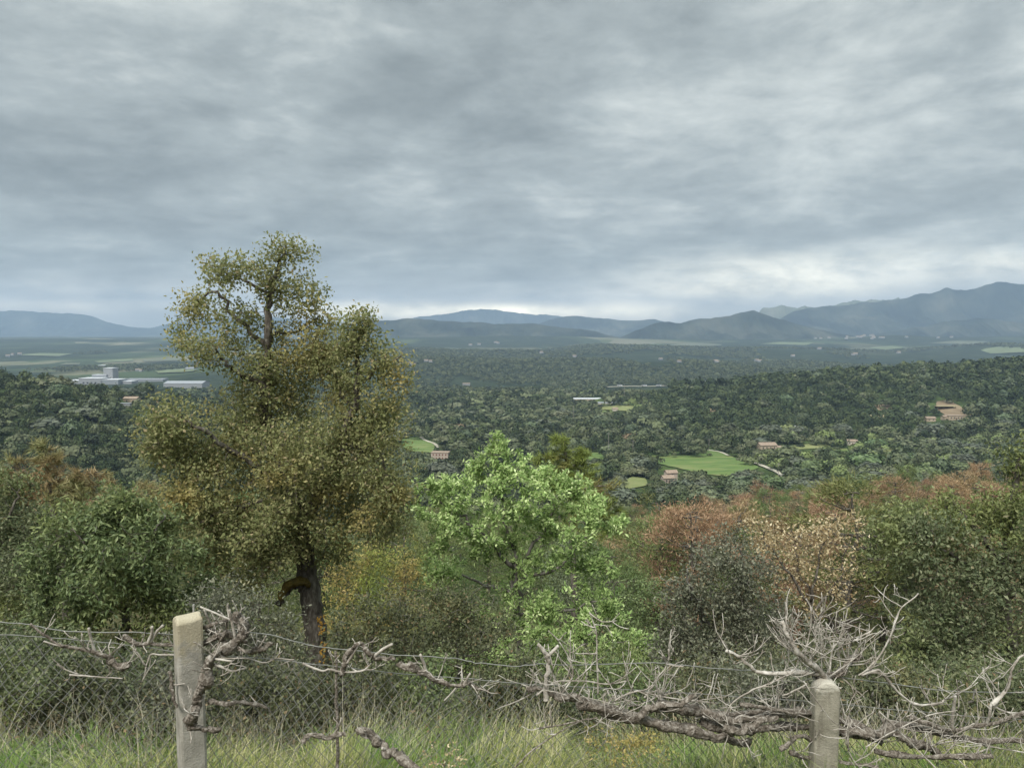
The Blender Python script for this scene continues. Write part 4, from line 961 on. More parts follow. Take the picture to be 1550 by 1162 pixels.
shed('greenhouse', 'long low pale shed in the wooded valley, upper of the pair', 890, 606, 44, 3.2, 16, W_STONE, R_GREY, 1, cat='shed')
shed('greenhouse', 'narrow white shed in the wooded valley, lower of the pair', 920, 611, 30, 2.2, 12, W_CREAM, R_WHITE, .8, cat='shed')
shed('house', 'small cream house on the pale clearing below the long sheds', 931, 622, 8, 4, 8, W_CREAM, R_TILE, 1.4, cat='house')
shed('warehouse', 'white building with blue white roof beside the wooded ridge brow', 1068, 579, 9, 2.6, 10, W_WHITE, R_WHITE, 1)
shed('house', 'brownish low house beside the wooded ridge brow', 1095, 581, 11, 2.6, 8, W_STONE, R_TILE, 1, cat='house')
shed('house', 'white cottage in the far woods just over the small green pine', 706, 583, 11, 3, 9, W_WHITE, R_TILE, 1, cat='house')
# lorries on the raised road
T_CAB = flat_mat('lorry_cab_paint', (.55, .57, .6), rough=.4); T_TYRE = flat_mat('tyre_rubber', (.02, .02, .02))
for q_, (px_, lab) in enumerate([(938, 'white box lorry on the pale valley road, leftmost of three'), (975, 'white box lorry on the pale valley road, middle of three'), (997, 'white box lorry on the pale valley road, rightmost of three')]):
    b = hit(px_, 586.5, 900)
    t = thing('lorry', lab, 'lorry', b + (0, 0, 2.6), 'white lorries on the valley road')
    MB().box((-1.2, 0, 2.3), (8.4, 2.5, 2.8)).build('cargo_box', W_WHITE, t)
    MB().box((4.4, 0, 1.75), (2.2, 2.4, 2.3)).build('cab', T_CAB, t)
    for wx in (-4, -2.6, 4.2):
        for wy in (-1.05, 1.05):
            th = np.linspace(0, 2 * pi, 13)[:-1]
            MB().tube([(wx, wy - .15, .5), (wx, wy + .15, .5)], .5, 12).build('wheel', T_TYRE, t)
PROT.append((np.array([(915, 582), (1012, 581), (1012, 588), (915, 589)]), 1500.))
# far hamlets: houses a pixel or three across
def speck_mesh(wall, roof):
    mb = MB().box((0, 0, 2.6), (11, 8, 5.2), m=0)
    mb.add(np.array([(-5.5, -4, 5.2), (-5.5, 4, 5.2), (-5.5, 0, 7), (5.5, -4, 5.2), (5.5, 4, 5.2), (5.5, 0, 7)]), None, [(0, 1, 2), (3, 5, 4)], m=0)
    gable(mb, (0, 0, 5.2), (11, 8), 2.0, m=1)
    return mb
sp_src = None
rs = np.random.default_rng(77)
spots = [(a, b, g_) for g_, L_ in (('white houses of the far village under the mountains', [(rs.uniform(1150, 1345), rs.uniform(507.5, 514)) for _ in range(44)]),
         ('pale farm buildings dotted over the far wooded plain', [(620, 552), (645, 548), (652, 549), (626, 554), (750, 520), (754, 521), (712, 524), (725, 523), (1083, 548), (1086, 549), (1145, 547), (1150, 548), (1291, 539), (1295, 538), (1000, 545), (1028, 549), (1200, 541), (1312, 575), (820, 536), (870, 541), (1240, 530), (1360, 536), (20, 539), (30, 538), (12, 541), (208, 562), (214, 563), (1420, 513), (1440, 512), (1372, 512)])) for a, b in L_]
for a, b_, g_ in spots:
    h = hit(a, b_, 1200)
    if h is None: continue
    if sp_src is None:
        o = sp_src = speck_mesh(0, 0).build('house', [W_WHITE, R_TILE])
    else:
        o = sp_src.copy(); C.objects.link(o)
    k = h[1] / 2600.; k = min(max(k, .9), 1.5)
    o.location = (h[0], h[1], h[2] + 1.5 + 2 * (h[1] > 3000)); o.rotation_euler = (0, 0, rs.uniform(-.6, .6)); o.scale = (k * 1.1, k, k)
    tag(o, 'white walled house in the far village strung along the foot of the mountains' if g_.startswith('white') else 'pale farm building dotted among the woods of the far plain', 'house', g_)
    PROT.append((np.array([(a - 3, b_ - 4), (a + 3, b_ - 4), (a + 3, b_), (a - 3, b_)]), h[1]))

# wooden poles of the valley line
POLE = flat_mat('weathered_pole_wood', (.22, .20, .18), scale=3)
for px_, py_, hpx, lab in [(921, 690, 36, 'tallest grey power pole, beside the bushy young pine'), (958, 690, 24, 'power pole with crossarm between the pine and the green field'), (1017, 682, 17, 'power pole on the upper edge of the green field, nearer its left end'), (1073, 682, 18, 'power pole on the upper edge of the green field, by the pale track'),
                           (1178, 722, 22, 'slim pole beside the pale track among light green trees'), (624, 650, 30, 'slim mast rising from the woods right of the cork oak'), (868, 640, 26, 'faint lattice like pole in the woods above the young pine'), (945, 610, 30, 'tall slim pole by the pale valley clearing')]:
    b = hit(px_, py_); k = b[1] / F_PX; hh = hpx * k
    t = thing('utility_pole', lab, 'pole', b)
    MB().tube([(0, 0, -.5), (0, 0, hh)], [.22, .15], 8).build('shaft', POLE, t)
    MB().box((0, -.2, hh - .6), (2.2, .16, .18)).build('crossarm', POLE, t)
    for x_ in (-.95, 0, .95): MB().tube([(x_, -.2, hh - .5), (x_, -.2, hh - .2)], .07, 6).build('insulator', W_WHITE, t)
    PROT.append((np.array([(px_ - 2, py_ - hpx), (px_ + 2, py_ - hpx), (px_ + 2, py_ - hpx * .3), (px_ - 2, py_ - hpx * .3)]), b[1]))

# ------------------------------------------------------------------ woods
def in_poly(px, py, poly):
    c = np.zeros(len(px), bool)
    for a, b in zip(poly, np.roll(poly, -1, 0)):
        cond = (a[1] > py) != (b[1] > py)
        with np.errstate(divide='ignore', invalid='ignore'):
            xx = (b[0] - a[0]) * (py - a[1]) / (b[1] - a[1]) + a[0]
        c ^= cond & (px < xx)
    return c

def scatter(y0, y1, s0, s1, spacing, rng, smin=-.8, smax=.8):
    out = []; y = y0
    while y < y1:
        sp_ = np.interp(y, [y0, y1], [s0, s1]) if spacing is None else spacing
        n = int((smax - smin) * y / sp_)
        xs = (smin * y + (np.arange(n) + .5) * sp_) + rng.normal(size=n) * sp_ * .33
        yy = y + rng.normal(size=n) * sp_ * .33
        out.append(np.c_[xs, yy]); y += sp_ * .9
    return np.vstack(out)

def keep(xy, h, r, z=None):
    """drop trees that would stand on or in front of fields, tracks and houses the photo shows"""
    x, y = xy[:, 0], xy[:, 1]; z0 = H(x, y); ok = np.ones(len(x), bool)
    k = F_PX / y
    px, pb = to_px(x, y, z0); _, pt = to_px(x, y, z0 + h)
    jx, jy = rv.normal(size=len(x)) * 3.0, rv.normal(size=len(x)) * 2.2
    for pr_ in PROT:
        poly, Yp = pr_[0], pr_[1]; pk = pr_[2] if len(pr_) > 2 else 1.0; soft = 1.0 if len(pr_) > 2 else 0.0
        near = y < Yp + 25
        lo, hi = poly.min(0) - 12, poly.max(0) + 12
        cand = np.where(near & ok & (px > lo[0] - 20) & (px < hi[0] + 20) & (pt < hi[1] + 4) & (pb > lo[1] - 4))[0]
        if not len(cand): continue
        bad = np.zeros(len(cand), bool)
        for f, dxr in ((0, 0), (.5, 0), (1, 0), (.55, -.8), (.55, .8), (.8, -.45), (.8, .45), (.3, 0)):
            bad |= in_poly(px[cand] + dxr * r[cand] * k[cand] + jx[cand] * soft, pb[cand] + (pt[cand] - pb[cand]) * f + jy[cand] * soft, poly)
        if pk < 1: bad &= rv.uniform(0, 1, len(cand)) < pk
        ok[cand[bad]] = False
    return ok

def puff_trees(xy, h, r, tone, nq, rng, size=.5, pine=False, lowcut=-.35):
    """many small trees in one mesh: each a ragged dome of leaf sprays"""
    n = len(xy); z0 = H(xy[:, 0], xy[:, 1])
    d = rng.normal(size=(n, nq, 3)); d /= np.linalg.norm(d, axis=2, keepdims=True)
    d[:, :, 2] = np.where(d[:, :, 2] < lowcut, -d[:, :, 2], d[:, :, 2])
    rad = rng.uniform(.62, 1.08, (n, nq))
    ph = rng.uniform(0, 6.28, (n, 1)); lob = 1 + .18 * np.sin(3 * np.arctan2(d[:, :, 1], d[:, :, 0]) + ph) + .12 * np.sin(5 * d[:, :, 2] + ph * 2)
    rad = rad * lob
    cz = (h * .62)[:, None]; hz = (h * .40)[:, None]
    tap = 1.0 if not pine else (1 - .35 * np.clip(d[:, :, 2], -1, 1))
    c = np.stack([xy[:, 0, None] + d[:, :, 0] * r[:, None] * rad * tap, xy[:, 1, None] + d[:, :, 1] * r[:, None] * rad * tap, z0[:, None] + cz + d[:, :, 2] * hz * rad], -1)
    nrm = d + rng.normal(size=d.shape) * .27; nrm /= np.linalg.norm(nrm, axis=2, keepdims=True)
    t1 = np.cross(nrm, rng.normal(size=d.shape)); t1 /= np.linalg.norm(t1, axis=2, keepdims=True)
    t2 = np.cross(nrm, t1)
    s = (size * r)[:, None, None] * rng.uniform(.7, 1.3, (n, nq, 1))
    v = np.stack([c - t1 * s * .5, c - t2 * s * .38 + nrm * s * .12, c + t1 * s * .5, c + t2 * s * .38 - nrm * s * .1], 2).reshape(-1, 3)
    i = np.arange(n * nq) * 4
    return v, np.c_[i, i + 1, i + 2, i + 3], np.repeat(tone, nq * 4)

TONE = tone_mat('woodland_leaves', [(0, (.037, .046, .029)), (.25, (.068, .081, .044)), (.45, (.101, .113, .060)), (.6, (.128, .138, .084)), (.72, (.138, .17, .066)), (.86, (.185, .23, .092)), (1.0, (.19, .145, .09))])
PTONE = tone_mat('pine_woodland_leaves', [(0, (.027, .037, .021)), (.4, (.051, .067, .034)), (.7, (.074, .091, .043)), (1.0, (.10, .117, .055))])
rv = np.random.default_rng(99)

def oak_tone(px, py, rng):
    n = len(px)
    base = np.clip(rng.normal(.36, .22, n), 0, .64)
    light = 1.2 * np.exp(-((px - 1370) / 120.) ** 2 - ((py - 690) / 34.) ** 2) + .9 * np.exp(-((px - 1190) / 60.) ** 2 - ((py - 705) / 24.) ** 2) + .7 * np.exp(-((px - 930) / 40.) ** 2 - ((py - 610) / 14.) ** 2)
    lt = rng.uniform(0, 1, n) < light * .75
    base[lt] = rng.uniform(.66, .92, lt.sum())
    gr = (rng.uniform(0, 1, n) < .35) & (px > 1120) & (py > 655)
    base[gr & ~lt] = rng.uniform(.5, .64, (gr & ~lt).sum())
    br = rng.uniform(0, 1, n) < .003
    base[br] = 1.0
    return base

# middle woods 250 - 1450 m
xy = scatter(240, 1450, 7.2, 12.5, None, rv)
px, py = to_px(xy[:, 0], xy[:, 1], H(xy[:, 0], xy[:, 1]) + 7)
vis = (px > -90) & (px < 1640) & (py < 765)
xy, px, py = xy[vis], px[vis], py[vis]
n = len(xy)
ridge_e = (xy[:, 0] > 150 + (xy[:, 1] - 700) * .1) & (xy[:, 1] > 690) & (py < 668)
ridge_w = (px < 330)
pin = (ridge_e & (rv.uniform(0, 1, n) < .86)) | (ridge_w & (rv.uniform(0, 1, n) < .4)) | (rv.uniform(0, 1, n) < .18)
grow_ = np.interp(xy[:, 1], [240, 1450], [.85, 1.5])
vary = np.clip(np.exp(rv.normal(0, .30, n)), .55, 1.9)
hh = vary ** .7 * np.where(pin, rv.uniform(7.5, 12.0, n), rv.uniform(4.2, 8.2, n)) * np.where(pin, 1, grow_ ** .5)
rr = 1.12 * vary * np.where(pin, rv.uniform(2.5, 4.3, n), rv.uniform(2.8, 5.8, n)) * grow_ ** .8
ok = keep(xy, hh, rr)
# second chance: low bushes where a tall tree would hide a field
hh2 = hh * .38; rr2 = rr * .55
ok2 = keep(xy, hh2, rr2) & ~ok & ~pin
hh = np.where(ok, hh, hh2); rr = np.where(ok, rr, rr2); ok = ok | ok2
xy, px, py, pin, hh, rr = xy[ok], px[ok], py[ok], pin[ok], hh[ok], rr[ok]
tone = oak_tone(px, py, rv)
# the ones that show largest become objects of their own
size_px = rr * F_PX / xy[:, 1]
front = (py < 752) & (px > -10) & (px < 1560)
hid = (px < 620) & (py > 660) | ((px > 640) & (px < 900) & (py > 720))        # behind the near trees
order = np.argsort(-(size_px * np.where(front & ~hid, 1, 0)))
ind = np.zeros(len(xy), bool)
io = [k for k in order if not pin[k]][:230]; ip = [k for k in order if pin[k]][:90]
ind[io] = True; ind[ip] = True

def mid_proto(nm, mat, seed, pine=False):
    rng = np.random.default_rng(seed)
    v, q, t = puff_trees(np.zeros((1, 2)), np.array([1.0]), np.array([.5]), np.zeros(1), 640, rng, size=.29, pine=pine)
    v[:, 2] -= float(H(0., 0.))
    mb = MB(); mb.add(v, q)
    mb.tube([(0, 0, -.1), (0, 0, .75)], [.05, .02], 6, m=1)
    return mb.build(nm, [mat, BARK])
KINDS = {}
L_PINEV = leaf_mat('valley_pine_needles', [(0, (.046, .061, .030)), (.5, (.071, .09, .042)), (1, (.102, .123, .056))], objvar=.5, trans=.2)
def mid_tree(kind, mat, pine, k, lab, grp, cat='tree'):
    key = (kind, mat.name, k % 3)
    h_, r_ = float(hh[k]), float(rr[k])
    if key not in KINDS:
        o = KINDS[key] = mid_proto(kind, mat, 500 + len(KINDS), pine)
    else:
        o = KINDS[key].copy(); C.objects.link(o)
    o.location = (xy[k, 0], xy[k, 1], float(H(xy[k, 0], xy[k, 1])))
    o.scale = (r_ * 2, r_ * 2 * rv.uniform(.9, 1.1), h_); o.rotation_euler = (0, 0, rv.uniform(0, 6.28))
    tag(o, lab, cat, grp)

def zone(px_, py_):
    if px_ < 640: return 'on the western wooded ridge'
    if px_ < 925: return 'in the valley woods behind the fresh green oak'
    if px_ < 1215 and py_ > 712: return 'below the sloping green field'
    if px_ < 1130: return 'around the upper edge of the sloping green field'
    if px_ < 1260: return 'between the stone farmhouse and the pale track'
    if py_ < 668: return 'below the sandy terrace houses'
    return 'in the thickets east of the stone farmhouse'
for k in np.where(ind)[0]:
    z_ = zone(px[k], py[k])
    if pin[k]: mid_tree('pine_tree', L_PINEV, True, int(k), f'tall dark green pine {z_}', f'dark pines {z_}')
    elif tone[k] > .65: mid_tree('broadleaf_tree', L_LIGHT, False, int(k), f'light green leafy tree {z_}', f'light green trees {z_}')
    elif tone[k] > .47: mid_tree('olive_tree', L_OLIVE, False, int(k), f'grey green rounded olive like tree {z_}', f'grey green trees {z_}')
    else: mid_tree('evergreen_tree', L_OAKM, False, int(k), f'dark rounded evergreen oak {z_}', f'dark evergreen oaks {z_}')
# one cypress by the pale house
b = hit(1281, 675); cy = MB()
v, q, t = puff_trees(np.array([[b[0], b[1] - 5]]), np.array([8.]), np.array([.9]), np.zeros(1), 160, rv, size=.5)
cy.add(v, q); cy.tube([(b[0], b[1]-5, b[2]-.2), (b[0], b[1]-5, b[2]+5)], .12, 6)
tag(cy.build('cypress_tree', L_OAKM), 'single slim dark cypress in front of the small pale house', 'tree')

for nm, sel, mt in (('oak_woodland', ~pin & ~ind, TONE), ('pine_woodland', pin & ~ind, PTONE)):
    mb = MB()
    for lo, hi, nq, sz in ((0, 480, 240, .30), (480, 700, 150, .36), (700, 950, 80, .46), (950, 9999, 46, .58)):
        s_ = sel & (xy[:, 1] >= lo) & (xy[:, 1] < hi)
        if not s_.any(): continue
        tn = tone[s_] if nm[0] == 'o' else np.clip(rv.normal(.42, .24, s_.sum()), 0, 1)
        v, q, t = puff_trees(xy[s_], hh[s_], rr[s_], tn, nq, rv, size=sz, pine=(nm[0] == 'p'))
        mb.add(v, q, tone=t)
    o = mb.build(nm, mt, tone=True); o['kind'] = 'stuff'

# far woods of the plain
xy2 = scatter(1450, 4000, 14, 26, None, rv)
px2, py2 = to_px(xy2[:, 0], xy2[:, 1], H(xy2[:, 0], xy2[:, 1]) + 8)
fw = fbm(xy2[:, 0] / 420, xy2[:, 1] / 600, 31, 3)
west = sstep(-200, -700, xy2[:, 0])
dens_ = np.clip((fw - .36 - .16 * west - .06 * sstep(2800, 4000, xy2[:, 1])) * 14, 0, 1)
sel = (px2 > -60) & (px2 < 1610) & (rv.uniform(0, 1, len(xy2)) < dens_)
xy2 = xy2[sel]; g2 = np.interp(xy2[:, 1], [1450, 4600], [1, 1.9])
h2 = rv.uniform(7, 11, len(xy2)) * g2 ** .4; r2_ = rv.uniform(4.5, 7.5, len(xy2)) * g2
ok = keep(xy2, h2, r2_); xy2, h2, r2_ = xy2[ok], h2[ok], r2_[ok]
mb = MB()
v, q, t = puff_trees(xy2, h2, r2_, np.clip(rv.normal(.26, .09, len(xy2)), 0, .9), 26, rv, size=.72, lowcut=-.1)
mb.add(v, q, tone=t)
o = mb.build('distant_woodland', TONE, tone=True); o['kind'] = 'stuff'

# ------------------------------------------------------------------ pines and oaks of the slope just below
def pine_proto(seed, mat, bare=0.0, n_cl=52, per=110, h=6.0, r=2.1):
    rng = np.random.default_rng(seed)
    tr = MB()
    ax = jitter_line([(0, 0, -.6), (.1, 0, h * .3), (-.08, .05, h * .65), (.05, 0, h * .96)], 5, .03, rng)
    tr.tube(ax, np.linspace(.16, .03, len(ax)), 7)
    cr = MB()
    zz = np.sort(rng.uniform(.30, 1.0, n_cl))
    for z_ in zz:
        a = rng.uniform(0, 2 * pi); prof = np.clip(1.15 * (1 - ((z_ - .55) / .55) ** 2), .12, 1) ** .7
        rad = r * prof * rng.uniform(.35, 1.0)
        c = np.array((cos(a) * rad, sin(a) * rad, z_ * h + rng.normal() * .1))
        j = ax[np.argmin(np.abs(ax[:, 2] - (c[2] - .3 * rad)))]
        tr.tube(jitter_line([j, (j + c) / 2 + (0, 0, -.08), c], 3, .03, rng), np.linspace(.035, .010, 7), 4, cap=False)
        m_ = int(per * (1 - bare))
        p = c + rng.normal(size=(m_, 3)) * np.array((.27, .27, .15))
        out_ = np.array((cos(a) * .7, sin(a) * .7, .6))
        blades(cr, p, out_, .24, .04, rng, spread=.7)
    return tr, cr, mat

def oak_proto(seed, mat, h=5.0, r=2.2):
    rng = np.random.default_rng(seed)
    cl = np.vstack([in_ellipsoid((rng.normal() * r * .35, rng.normal() * r * .35, h * .6), (r * .7, r * .7, h * .32), 34, rng, .5) for _ in range(3)])
    wood, dirs = grow([([np.array((0, 0, -.5)), np.array((.1, 0, h * .25)), np.array((0, .1, h * .5))], .14, .06)], cl, rng, twig_r=.008)
    cr = MB(); m_ = 32
    pos = np.repeat(cl, m_, 0) + rng.normal(size=(len(cl) * m_, 3)) * .2
    leaves(cr, pos, np.repeat(dirs, m_, 0) * .6, .13, .08, rng, up=.5)
    return wood, cr, mat

PROT_S = {}
def slope_proto(kind, k):
    key = (kind, k)
    if key not in PROT_S:
        if kind == 'pine_tree': tr, cr, mt = pine_proto(40 + k, L_PINE)
        elif kind == 'rust_pine': tr, cr, mt = pine_proto(60 + k, L_RUST, bare=.15)
        elif kind == 'oak_tree': tr, cr, mt = oak_proto(80 + k, L_OAKM)
        else: tr, cr, mt = oak_proto(90 + k, L_LIGHT)
        PROT_S[key] = [tr, cr, mt, None]
    return PROT_S[key]

def slope_tree(kind, k, loc, sc, rz, lab, cat, grp):
    pr = slope_proto(kind, k)
    root = thing(kind if kind != 'rust_pine' else 'dead_pine', lab, cat, loc, grp, rz)
    root.scale = (sc, sc, sc * rs.uniform(.9, 1.12))
    if pr[3] is None:
        pr[3] = (pr[0].build('trunk', BARK, root, smooth=True), pr[1].build('crown', pr[2], root))
    else:
        for src in pr[3]:
            c = src.copy(); C.objects.link(c); c.parent = root
    return root

xs = np.vstack([scatter(26, 70, 3.1, 3.8, None, rs, .04, .78), scatter(70, 175, 4.0, 6.5, None, rs, -.05, .78), scatter(24, 150, 4.6, 8.5, None, rs, -.78, .04)])
sz_ = rs.uniform(.62, 1.12, len(xs)); hs = 6 * sz_
gz = H(xs[:, 0], xs[:, 1])
pxs_, pys_ = to_px(xs[:, 0], xs[:, 1], gz + hs)
RUSTY = [(1040, 800, 50, 34), (1005, 830, 40, 30), (1185, 762, 60, 24), (1240, 745, 40, 20), (1420, 728, 90, 16), (1500, 725, 50, 16), (1330, 890, 60, 50), (1200, 850, 50, 40), (1095, 790, 26, 26), (440, 900, 30, 40), (150, 742, 40, 16), (1060, 860, 24, 20), (1300, 840, 40, 30), (630, 860, 30, 20)]
def skyline(px):   # crowns must stay below what the photo shows over them
    return np.interp(px, [0, 200, 640, 900, 960, 1050, 1150, 1200, 1300, 1400, 1550], [730, 735, 770, 775, 765, 752, 742, 736, 722, 716, 712])
rust_p = np.zeros(len(xs))
for a, b_, wx, wy in RUSTY: rust_p += np.exp(-((pxs_ - a) / wx) ** 2 - ((pys_ - b_) / wy) ** 2)
LS = {'pine_tree': 'bushy green pine', 'rust_pine': 'rust brown dead pine', 'oak_tree': 'dark rounded oak', 'light_oak': 'light green young oak'}
for k in range(len(xs)):
    x_, y_ = xs[k]
    if pxs_[k] < -60 or pxs_[k] > 1610: continue
    if rs.uniform() < (.42 if pxs_[k] < 900 else (.25 if pxs_[k] > 1380 else .08)): continue
    lim = skyline(pxs_[k]) + rs.uniform(-7, 22)
    if pys_[k] < lim:
        sl = -slope_of(pxs_[k], lim)[1] * y_
        nh = -sl - gz[k]
        if nh < 2.2: continue
        sz_[k] = nh / 6.2
    u_ = rs.uniform()
    kind = 'rust_pine' if u_ < rust_p[k] * (.9 if pxs_[k] < 1130 else .6) + .05 * (pxs_[k] > 900) else ('pine_tree' if rs.uniform() < .62 else ('oak_tree' if rs.uniform() < .6 else 'light_oak'))
    where = 'on the slope among the grey bush and withered oak' if pxs_[k] > 1000 and pys_[k] > 790 else ('at the top edge of the slope below the valley fields' if pxs_[k] > 1180 else ('on the slope right of the fresh green oak' if pxs_[k] > 850 else 'glimpsed on the slope behind the cork oak and bushes'))
    slope_tree(kind, int(rs.integers(0, 3)), (x_, y_, gz[k]), float(sz_[k]), float(rs.uniform(0, 6.28)), f'{LS[kind]} {where}', 'tree', f'{LS[kind]}s {where}')
# ------------------------------------------------------------------ wire fence with concrete posts
re_ = np.random.default_rng(321)
def FY(px): return 2.95 + .40 * (np.asarray(px, float) - 284) / 966.0     # the fence line
CONC = None
def concrete(name, stops, topcol, ztop, zfall):
    m, nt, out = new_mat(name)
    pos = geo(nt, 'Position')
    f = noise(nt, pos, 14, 8, .65)
    col = ramp(nt, f, stops)
    speck = noise(nt, pos, 160, 3, .6)
    col = mixc(nt, col, (.16, .14, .11), math_(nt, 'MULTIPLY', math_(nt, 'GREATER_THAN', speck, .64), .55))
    mp = N(nt, 'ShaderNodeMapping'); nt.links.new(pos, mp.inputs[0]); mp.inputs['Scale'].default_value = (1, 1, .12)
    st = noise(nt, mp.outputs[0], 26, 5, .6)
    sm = N(nt, 'ShaderNodeMapRange'); nt.links.new(st, sm.inputs[0]); sm.inputs[1].default_value = .52; sm.inputs[2].default_value = .72
    col = mixc(nt, col, (.17, .15, .115), math_(nt, 'MULTIPLY', sm.outputs[0], .75))
    s = N(nt, 'ShaderNodeSeparateXYZ'); nt.links.new(pos, s.inputs[0])
    zz = math_(nt, 'ADD', s.outputs[2], math_(nt, 'MULTIPLY', math_(nt, 'SUBTRACT', noise(nt, pos, 22, 4), .5), zfall * 1.6))
    tp = N(nt, 'ShaderNodeMapRange'); nt.links.new(zz, tp.inputs[0]); tp.inputs[1].default_value = ztop - zfall; tp.inputs[2].default_value = ztop - zfall * .6
    col = mixc(nt, col, topcol, math_(nt, 'MULTIPLY', tp.outputs[0], .75))
    p = N(nt, 'ShaderNodeBsdfPrincipled'); nt.links.new(col, p.inputs['Base Color']); p.inputs['Roughness'].default_value = .92; p.inputs['Specular IOR Level'].default_value = .15
    b = N(nt, 'ShaderNodeBump'); b.inputs['Strength'].default_value = .7; b.inputs['Distance'].default_value = .009
    nt.links.new(noise(nt, pos, 120, 6, .7), b.inputs['Height']); nt.links.new(b.outputs[0], p.inputs['Normal'])
    nt.links.new(p.outputs[0], out.inputs[0])
    return m
WIRE = rough_mat('galvanised_wire', [(.3, (.11, .11, .10)), (.7, (.21, .21, .19))], scale=40, bump=0, rough=.5)
MESHW = rough_mat('weathered_mesh_wire', [(.3, (.10, .10, .09)), (.7, (.20, .20, .185))], scale=30, bump=0, rough=.6)
ROD = flat_mat('steel_rod', (.28, .27, .25), rough=.5)
TWIG = rough_mat('bleached_dead_wood', [(.28, (.12, .10, .08)), (.45, (.25, .222, .188)), (.6, (.40, .37, .325)), (.78, (.56, .53, .485))], scale=16, bump=1.0, bscale=60, bdist=.006, stretch=(1, 1, 1))
DBARK = rough_mat('flaky_dead_bark', [(.3, (.045, .036, .027)), (.45, (.115, .096, .076)), (.56, (.20, .175, .145)), (.7, (.35, .32, .28))], scale=55, bump=1.0, bscale=110, bdist=.012, dist=.8)

fence = thing('wire_fence', 'old wire and chain link fence on rounded concrete posts across the bank', 'fence', (0, 3.1, -2.15))
FO = np.array((0, 3.1, -2.15))

def post_mesh(c, w_, d_, z0, z1, rz, arch_axis):
    """concrete post with a rounded head; arch runs across the width (axis 0) or the depth (axis 1)"""
    ww = w_ if arch_axis == 0 else d_; dd = d_ if arch_axis == 0 else w_
    r = ww / 2; e = .010; ring = []
    ang = np.linspace(0, pi, 19)
    rise = r * (1.0 if arch_axis == 0 else .55)
    prof = [(r, 0.0)] + [(r, k) for k in np.linspace(.08, 1, 12) * (z1 - z0 - rise)][:-1] + [(r * cos(a), z1 - z0 - rise + rise * sin(a)) for a in ang] + [(-r, k) for k in np.linspace(1, .08, 12) * (z1 - z0 - rise)][1:] + [(-r, 0.0)]
    prof = np.array(prof); n = len(prof)
    def inset(k):
        q = prof.copy(); ctr = np.array((0, (z1 - z0) * .5)); q[:, 0] *= (1 - k / r); q[:, 1] = np.where(q[:, 1] > (z1 - z0 - rise), q[:, 1] - k * (q[:, 1] - (z1 - z0 - rise)) / rise, q[:, 1]); return q
    lays = [(inset(e), -dd / 2), (inset(e * .3), -dd / 2 + e * .3), (prof, -dd / 2 + e), (prof, 0), (prof, dd / 2 - e), (inset(e * .3), dd / 2 - e * .3), (inset(e), dd / 2)]
    V = []
    for q, y in lays:
        p3 = np.c_[q[:, 0], np.full(n, y), q[:, 1]] if arch_axis == 0 else np.c_[np.full(n, y), q[:, 0], q[:, 1]]
        V.append(p3)
    V = np.array(V)
    V += (fbm(V[:, :, 2] * 40 + 3, V[:, :, 0] * 60 + V[:, :, 1] * 50, 8, 4) - .5)[:, :, None] * .009
    mb = MB(); i = np.arange(len(lays) - 1)[:, None] * n; j = np.arange(n - 1)[None, :]
    q = np.stack([i + j, i + j + 1, i + n + j + 1, i + n + j], -1).reshape(-1, 4)
    ca, sa = cos(rz), sin(rz); vv = V.reshape(-1, 3)
    vv = np.c_[vv[:, 0] * ca - vv[:, 1] * sa, vv[:, 0] * sa + vv[:, 1] * ca, vv[:, 2]] + np.array((c[0], c[1], z0))
    h = n // 2
    ends = []
    for L_ in (0, len(lays) - 1):
        for k in range(h):
            a, b_, c_, d_2 = L_ * n + k, L_ * n + k + 1, L_ * n + n - 2 - k, L_ * n + n - 1 - k
            if b_ < c_: ends.append((a, b_, c_, d_2))
    mb.add(vv, np.vstack([q, np.array(ends)]))
    return mb

pl = P(284, 930, 2.97) ; prr = P(1249.5, 1027, 3.38)
CP1 = concrete('cream_concrete', [(.3, (.22, .208, .178)), (.5, (.31, .292, .252)), (.7, (.39, .37, .325))], (.36, .315, .215), pl[2], .16)
CP2 = concrete('grey_concrete', [(.3, (.20, .185, .14)), (.5, (.28, .26, .205)), (.7, (.35, .325, .26))], (.48, .45, .38), prr[2], .055)
po1 = post_mesh((pl[0], pl[1]), .098, .082, -2.75, pl[2], .62, 1).build('concrete_post', CP1, fence, FO, smooth=False)
po1['label'] = 'cream post with yellowed rounded top'
po2 = post_mesh((prr[0], prr[1]), .110, .085, -2.75, prr[2], -.06, 0).build('concrete_post', CP2, fence, FO, smooth=False)
po2['label'] = 'grey post with pale worn cap'
# steel rod standing out of the cream post
c = P(293, 931, 3.02)
MB().tube([c + (0, 0, -.05), c + (0.001, 0, .045)], .0042, 8).build('steel_rod', ROD, po1, FO)
# thin grey stake between the posts
ys_ = 3.06
st = jitter_line([P(512, 1170, ys_), P(511, 1105, ys_), P(510, 1060, ys_), P(509, 1018, ys_), P(508, 985, ys_)], 4, .0025, re_)
MB().tube(st, np.linspace(.0075, .005, len(st)), 8).build('stake', DBARK, fence, FO, smooth=True)

